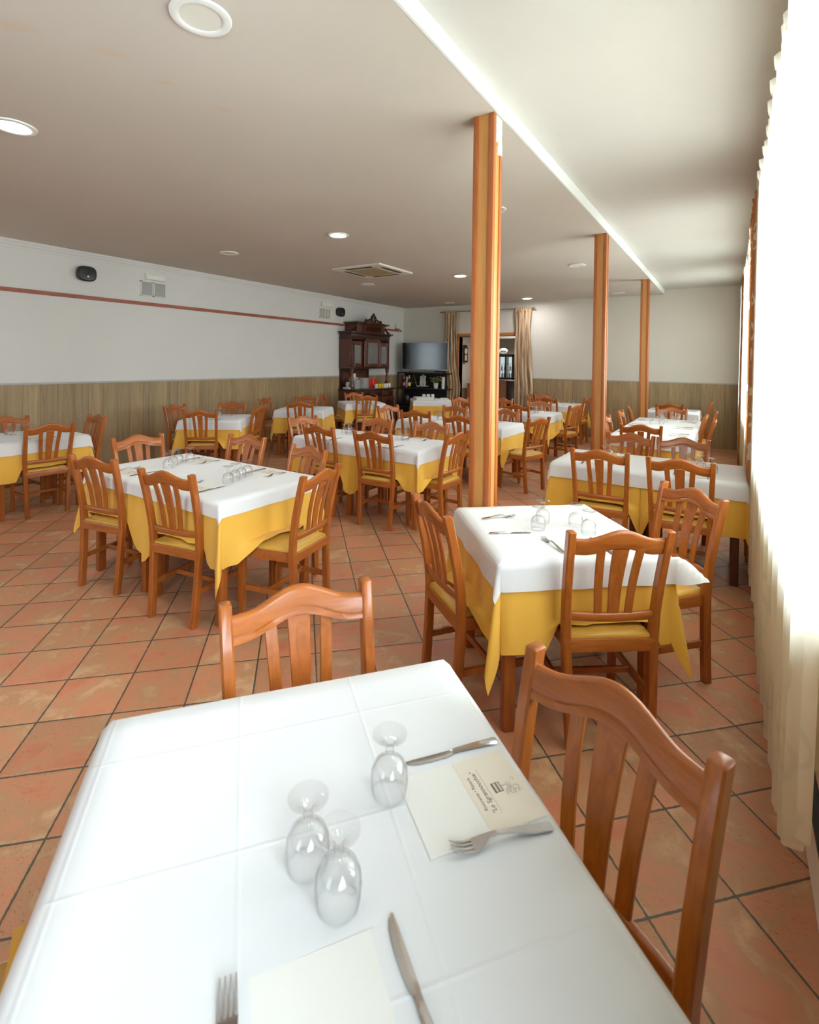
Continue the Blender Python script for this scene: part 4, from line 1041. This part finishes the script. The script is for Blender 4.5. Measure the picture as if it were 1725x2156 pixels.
table('TRb', -.230, 4.67, 0, .68, .74, 'window half of the curtain-side double table', 'window', seam=(1, 0, 0, 0), leg='leg_dark')
table('W1', -.78, 6.735, 0, .84, .80, 'near third of the long window table', 'window', seam=(0, 0, 0, 1))
table('W2', -.78, 7.535, 0, .84, .80, 'middle third of the long window table', 'window', seam=(0, 0, 1, 1))
table('W3', -.78, 8.335, 0, .84, .80, 'far third of the long window table', 'window', seam=(0, 0, 1, 0))
table('BW', -.87, 10.50, 0, .82, .82, 'square table near the back wall', 'back')
# linen piled on the table under the television
drape('white_tablecloth', 'white_cloth', 'small white cloth on the linen table under the television', 'tablecloth', 'white top cloths', (-5.65, 9.75, math.radians(38)), .82, .70, (.05, .05, .12, .05), TZ + .009, .018, (0, 0, 0, 0), .004, 99, .06, 7)
for i, (lx, ly, w, l, lab) in enumerate(((-.17, -.03, .40, .50, 'larger folded white linen pile on the table under the television'), (.22, -.10, .32, .40, 'smaller folded white linen pile on the table under the television'))):
    r = math.radians(38); b = bmesh.new()
    for k in range(3 - i): box(b, -w / 2 + .004 * k, w / 2 - .006 * k, -l / 2 + .005 * k, l / 2 - .004 * k, .016 * k, .016 * k + .015, .006, 2)
    tag(link('folded_linen', b, 'linen', None, loc=(-5.65 + lx * math.cos(r) - ly * math.sin(r), 9.75 + lx * math.sin(r) + ly * math.cos(r), CT + .001), rotz=r + .06 * (1 - 2 * i)), lab, 'linen', 'folded linen')
for k in range(3):
    r = math.radians(38); lx, ly = -.12 + .1 * k, .27
    o = empty('white_cup', ['left', 'middle', 'right'][k] + ' one of three white cups behind the folded linen', 'cup', (-5.65 + lx * math.cos(r) - ly * math.sin(r), 9.75 + lx * math.sin(r) + ly * math.cos(r), CT), 0, 'white cups on the linen table')
    b = bmesh.new(); lathe(b, [(.001, 0), (.03, 0), (.037, .02), (.037, .10), (.033, .10), (.032, .02), (.001, .01)], 16); link('cup_body', b, 'ceramic', o)
    b = bmesh.new(); tube(b, [(.036, 0, .08), (.055, 0, .07), (.055, 0, .04), (.036, 0, .025)], .005, 6); link('handle', b, 'ceramic', o)
tag(link('dark_clip', B(-.05, .05, -.03, .03, 0, .02, .004), 'black', None, loc=(-5.44, 9.72, CT + .034)), 'small black case lying on the folded linen', 'case')

# ------------------------------------------------------------------ goblets, upside down
def goblet_mesh():
    b = bmesh.new()
    prof = [(.0325, 0), (.0350, .015), (.0362, .030), (.0350, .046), (.0290, .060), (.0170, .070), (.0080, .0745), (.0062, .080), (.0085, .086), (.0062, .092), (.0075, .100), (.0160, .1085), (.0300, .1135), (.0335, .1145), (.0335, .1160), (.0290, .1156), (.0100, .1120), (.0005, .1105)]
    inner = [(.0005, .0690), (.0150, .0665), (.0272, .0575), (.0333, .0455), (.0345, .0300), (.0334, .015), (.0311, .0)]
    lathe(b, inner + prof[0:], 28)
    # close the rim ring: the first inner and outer rims share the table height
    bmesh.ops.recalc_face_normals(b, faces=b.faces[:])
    sharp(b, 60); me = bpy.data.meshes.new('goblet'); b.to_mesh(me); b.free(); me.materials.append(M['glass']); return me
GOB = goblet_mesh()
ORD = {1: [''], 2: ['left', 'right'], 3: ['left', 'middle', 'right'], 4: ['leftmost', 'second from left', 'third from left', 'rightmost'], 5: ['leftmost', 'second from left', 'middle', 'second from right', 'rightmost'],
       6: ['leftmost', 'second from left', 'third from left', 'third from right', 'second from right', 'rightmost'], 7: ['leftmost', 'second from left', 'third from left', 'middle', 'third from right', 'second from right', 'rightmost']}
def goblets(pts, where):
    pts = sorted(pts, key=lambda p: (p[0] * cr.x + p[1] * cr.y) / (p[0] * cf.x + p[1] * cf.y))
    for (x, y), w in zip(pts, ORD[len(pts)]):
        o = bpy.data.objects.new('wine_goblet', GOB); COL.objects.link(o); o.location = (x, y, CT); o.rotation_euler = (0, 0, random.uniform(0, 6))
        tag(o, '%s upturned clear goblet %s' % (w, where), 'goblet', 'goblets ' + where)
goblets([(-.541, .795), (-.574, .606), (-.493, .589)], 'on the big foreground table')
goblets([(-.80, 2.480), (-.815, 2.60), (-.655, 2.635), (-.572, 2.555)], 'on the square table by the nearest pillar')
goblets([(-3.60, 2.23), (-3.665, 2.31), (-3.72, 2.39), (-3.68, 2.47)], 'on the wall-side half of the front double table')
goblets([(-2.84, 2.19), (-2.87, 2.27), (-2.90, 2.345), (-2.925, 2.42)], 'on the pillar-side half of the front double table')
goblets([(-6.39, 2.25), (-6.33, 2.32), (-6.27, 2.38), (-6.45, 2.19)], 'on the table cut by the left photo edge')
goblets([(-6.30, 4.50), (-6.40, 4.66), (-6.40, 4.77), (-6.32, 4.72)], 'on the first small wall table')
goblets([(-6.42, 6.46), (-6.36, 6.55), (-6.28, 6.58)], 'on the second small wall table')
goblets([(-3.70, 4.43), (-3.66, 4.51), (-3.73, 4.52), (-3.63, 4.42)], 'on the wall-side half of the second double table')
goblets([(-2.95, 4.42), (-2.91, 4.51), (-2.98, 4.50), (-2.87, 4.43)], 'on the pillar-side half of the second double table')
goblets([(-3.60, 6.36), (-3.56, 6.44), (-3.63, 6.46), (-3.53, 6.36)], 'on the wall-side half of the third double table')
goblets([(-2.83, 8.20), (-2.76, 8.14), (-2.69, 8.11), (-2.77, 8.26), (-2.70, 8.20)], 'on the rear double table')
goblets([(-3.07, 10.75), (-2.99, 10.80), (-2.85, 10.77), (-2.77, 10.81)], 'on the small table by the doorway curtain')
goblets([(-.92, 4.66), (-.90, 4.76), (-.82, 4.60)], 'at the pillar end of the curtain-side double table')
goblets([(-.28, 4.72), (-.20, 4.78), (-.18, 4.66), (-.10, 4.57)], 'at the window end of the curtain-side double table')
goblets([(-.93, 8.40), (-.86, 8.56), (-.79, 8.20), (-.72, 8.50), (-.65, 8.58), (-.90, 7.75), (-.80, 7.90)], 'on the long window table')
goblets([(-1.02, 10.74), (-.93, 10.80), (-.78, 10.78)], 'on the square table near the back wall')

# ------------------------------------------------------------------ cutlery and printed napkin pockets
def knife_mesh():
    b = bmesh.new(); rings = []
    #            y (handle end -> tip), half width left, right, half thickness, z
    for y, l, r, t, z in ((-.105, .007, .007, .002, .0035), (-.100, .0095, .0095, .003, .0035), (-.06, .008, .008, .0036, .004), (-.015, .0058, .0058, .0034, .0042), (-.002, .0055, .0055, .003, .004), (.006, .0085, .0055, .0011, .003), (.02, .0105, .0055, .0009, .003), (.06, .0108, .0055, .0009, .003), (.085, .0085, .0055, .0008, .003), (.10, .0035, .0052, .0007, .003), (.106, -.004, .0050, .0005, .003)):
        rings.append([(-l, y, z), (-l * .6, y, z + t), (r * .6, y, z + t), (r, y, z), (r * .6, y, z - t), (-l * .6, y, z - t)])
    loft(b, rings); sharp(b, 40); me = bpy.data.meshes.new('knife'); b.to_mesh(me); b.free(); me.materials.append(M['steel']); return me
def fork_mesh():
    b = bmesh.new(); rings = []
    for y, w, z, t in ((-.098, .006, .0035, .0014), (-.094, .009, .0035, .0016), (-.06, .008, .006, .0018), (-.02, .0048, .013, .0018), (.01, .0036, .0165, .0018), (.026, .0042, .0155, .0016), (.036, .0092, .010, .0014), (.046, .0125, .0055, .0012), (.056, .0128, .0038, .0011)):
        rings.append([(-w, y, z - t), (w, y, z - t), (w, y, z + t), (-w, y, z + t)])
    loft(b, rings)
    for k in range(4):
        cx = (-.0104 + .00693 * k); rr = []
        for y, w, z, t in ((.0555, .0021, .0038, .0011), (.07, .0019, .0042, .0010), (.085, .0016, .0075, .0009), (.096, .0010, .0125, .0006)): rr.append([(cx - w, y, z - t), (cx + w, y, z - t), (cx + w, y, z + t), (cx - w, y, z + t)])
        loft(b, rr)
    sharp(b, 40); me = bpy.data.meshes.new('fork'); b.to_mesh(me); b.free(); me.materials.append(M['steel']); return me
KNIFE, FORK = knife_mesh(), fork_mesh()
def text_mesh(body, size, shear, loc, rot=0):
    c = bpy.data.curves.new('lettering', 'FONT'); c.body = body; c.size = size; c.shear = shear; c.align_x = 'CENTER'; c.align_y = 'CENTER'; c.resolution_u = 3
    o = bpy.data.objects.new('lettering', c); COL.objects.link(o); bpy.context.view_layer.update()
    dg = bpy.context.evaluated_depsgraph_get(); me = bpy.data.meshes.new_from_object(o.evaluated_get(dg))
    bpy.data.objects.remove(o, do_unlink=True); bpy.data.curves.remove(c)
    me.transform(Matrix.Translation(loc) @ Matrix.Rotation(rot, 4, 'Z')); return me
ZP = .0018
def napkin():
    root = empty('napkin_pocket', 'x', 'napkin pocket')
    link('paper_sheet', B(-.085, .085, -.118, .118, 0, .0011, .0003, 1), 'paper', root)
    link('beige_panel', B(-.083, .083, -.117, -.002, .0010, .0016, .0002, 1), 'beige', root)
    b = bmesh.new()
    for body, size, sh, y in (('Ristorante • Pizzeria', .0095, .15, -.0165), ('"Le Sgrannocchie"', .0135, .2, -.031)):
        me = text_mesh(body, size, sh, (0, y, ZP)); b.from_mesh(me); bpy.data.meshes.remove(me)
    link('lettering', b, 'ink', root)
    b = bmesh.new(); tube(b, [(-.052 + .0042 * k, -.0415 + .0004 * math.sin(k * 2.1), ZP) for k in range(26)], .00035, 4, flat=.3); link('small_script_line', b, 'ink_grey', root)
    b = bmesh.new(); box(b, -.011, .011, -.070, -.052, .0016, .0019)
    s = link('sign_emblem', b, 'ink', root)
    b = bmesh.new()
    for k in range(6):
        for yy in (-.0605, -.0685): box(b, -.0095 + .0033 * k, -.0071 + .0033 * k, yy, yy + .0055, .0018, .0020)
    link('pale_blocks', b, 'beige', root)
    b = bmesh.new(); rnd = random.Random(4)
    def curl(cx, cy, r, a0, n, s): tube(b, [(cx + r * (1 - .6 * k / n) * math.cos(a0 + s * .55 * k), cy + r * (1 - .6 * k / n) * math.sin(a0 + s * .55 * k), ZP) for k in range(n)], .00042, 4, flat=.3)
    tube(b, [(0, -.070, ZP), (.001, -.078, ZP), (-.001, -.086, ZP)], .0008, 4, flat=.3)
    for k in range(15): curl(rnd.uniform(-.02, .016), rnd.uniform(-.104, -.076), rnd.uniform(.003, .0075), rnd.uniform(0, 6), 9, rnd.choice((-1, 1)))
    link('scroll_sketch', b, 'ink_grey', root)
    return root
NAP = napkin(); nap_first = [True]
def place(mesh, name, x, y, rot, label, cat, grp):
    o = bpy.data.objects.new(name, mesh); COL.objects.link(o); o.location = (x, y, CT); o.rotation_euler = (0, 0, rot); return tag(o, label, cat, grp)
def setting(key, lx, ly, rot, who, parts='nfk', jf=(0, 0, 0), jk=(0, 0, 0)):
    """lx, ly: pocket centre in table axes; rot: the way the sitter faces in table axes (degrees, 0 = +y). Pocket's printed end is nearest the sitter."""
    x, y, r, W, L, desc = TABLES[key]; ct, st = math.cos(r), math.sin(r); a = r + math.radians(rot)
    gx, gy = x + lx * ct - ly * st, y + lx * st + ly * ct
    def loc(dx, dy): return gx + dx * math.cos(a) - dy * math.sin(a), gy + dx * math.sin(a) + dy * math.cos(a)
    if 'n' in parts:
        lab = 'printed napkin pocket ' + who
        if nap_first[0]: nap_first[0] = False; NAP.location = (gx, gy, CT); NAP.rotation_euler = (0, 0, a); tag(NAP, lab, 'napkin pocket', 'napkin pockets')
        else: dup(NAP, (gx, gy, CT), a, lab, 'napkin pocket', 'napkin pockets')
    if 'f' in parts: q = loc(-.112 + jf[0], -.01 + jf[1]); place(FORK, 'fork', q[0], q[1], a + jf[2], 'stainless fork ' + who, 'fork', 'forks')
    if 'k' in parts: q = loc(.112 + jk[0], -.01 + jk[1]); place(KNIFE, 'knife', q[0], q[1], a + jk[2], 'stainless knife ' + who, 'knife', 'knives')
# foreground table: laid from measured positions
def direct(cx, cy, ang, who):
    global NAP
    lab = 'printed napkin pocket ' + who
    if nap_first[0]: nap_first[0] = False; NAP.location = (cx, cy, CT); NAP.rotation_euler = (0, 0, ang); tag(NAP, lab, 'napkin pocket', 'napkin pockets')
    else: dup(NAP, (cx, cy, CT), ang, lab, 'napkin pocket', 'napkin pockets')
direct(-.407, .872, math.atan2(-.81, -.59) - PI / 2, 'at the right-hand place of the big foreground table')
place(FORK, 'fork', -.321, .826, math.atan2(.754 - .899, -.387 + .256) - PI / 2, 'stainless fork at the right-hand place of the big foreground table', 'fork', 'forks')
place(KNIFE, 'knife', -.485, .952, math.atan2(.869 - 1.034, -.549 + .42) - PI / 2, 'stainless knife at the right-hand place of the big foreground table', 'knife', 'knives')
direct(-.386, .450, math.atan2(.59, -.81) - PI / 2, 'at the near place of the big foreground table')
place(FORK, 'fork', -.475, .372, math.atan2(.432 - .401, -.551 + .512) - PI / 2, 'stainless fork at the near place of the big foreground table', 'fork', 'forks')
place(KNIFE, 'knife', -.330, .559, math.atan2(.618 - .539, -.416 + .301) - PI / 2, 'stainless knife at the near place of the big foreground table', 'knife', 'knives')
# square table by the nearest pillar
who = 'at the left place of the square table by the nearest pillar'
place(FORK, 'fork', -1.035, 2.535, math.atan2(.16, .141) - PI / 2, 'stainless fork ' + who, 'fork', 'forks')
place(KNIFE, 'knife', -.893, 2.338, math.atan2(.147, .185) - PI / 2, 'stainless knife ' + who, 'knife', 'knives')
setting('T1', .02, -.26, 0, 'at the near place of the square table by the nearest pillar', 'nfk', (0, .02, .1))
def pair(key, name, near=True, far=True, nx=0):
    if near: setting(key, nx, -.25, 0, 'on the near side of the ' + name)
    if far: setting(key, nx + .02, .25, 180, 'on the far side of the ' + name)
pair('T2a', 'wall-side half of the front double table'); pair('T2b', 'pillar-side half of the front double table')
pair('T5a', 'wall-side half of the second double table'); pair('T5b', 'pillar-side half of the second double table')
pair('T8a', 'wall-side half of the third double table'); pair('T8b', 'pillar-side half of the third double table')
pair('T9a', 'wall-side half of the rear double table'); pair('T9b', 'pillar-side half of the rear double table')
pair('TRa', 'pillar half of the curtain-side double table'); pair('TRb', 'window half of the curtain-side double table')
pair('T3', 'first small wall table'); pair('T4', 'second small wall table'); pair('T6', 'small table before the carved cabinet', True, False)
setting('TL', .25, 0, 90, 'on the right of the table cut by the left photo edge'); setting('TL', -.25, 0.02, -90, 'on the wall side of the table cut by the left photo edge')
for key, nm in (('W1', 'near third'), ('W2', 'middle third'), ('W3', 'far third')):
    setting(key, .27, .05, 90, 'on the curtain side of the long window table, %s' % nm); setting(key, -.27, .05, -90, 'on the pillar side of the long window table, %s' % nm)
setting('BW', .27, 0, 90, 'on the curtain side of the square table near the back wall'); setting('BW', -.27, .02, -90, 'on the pillar side of the square table near the back wall')
pair('T10', 'small table by the doorway curtain')
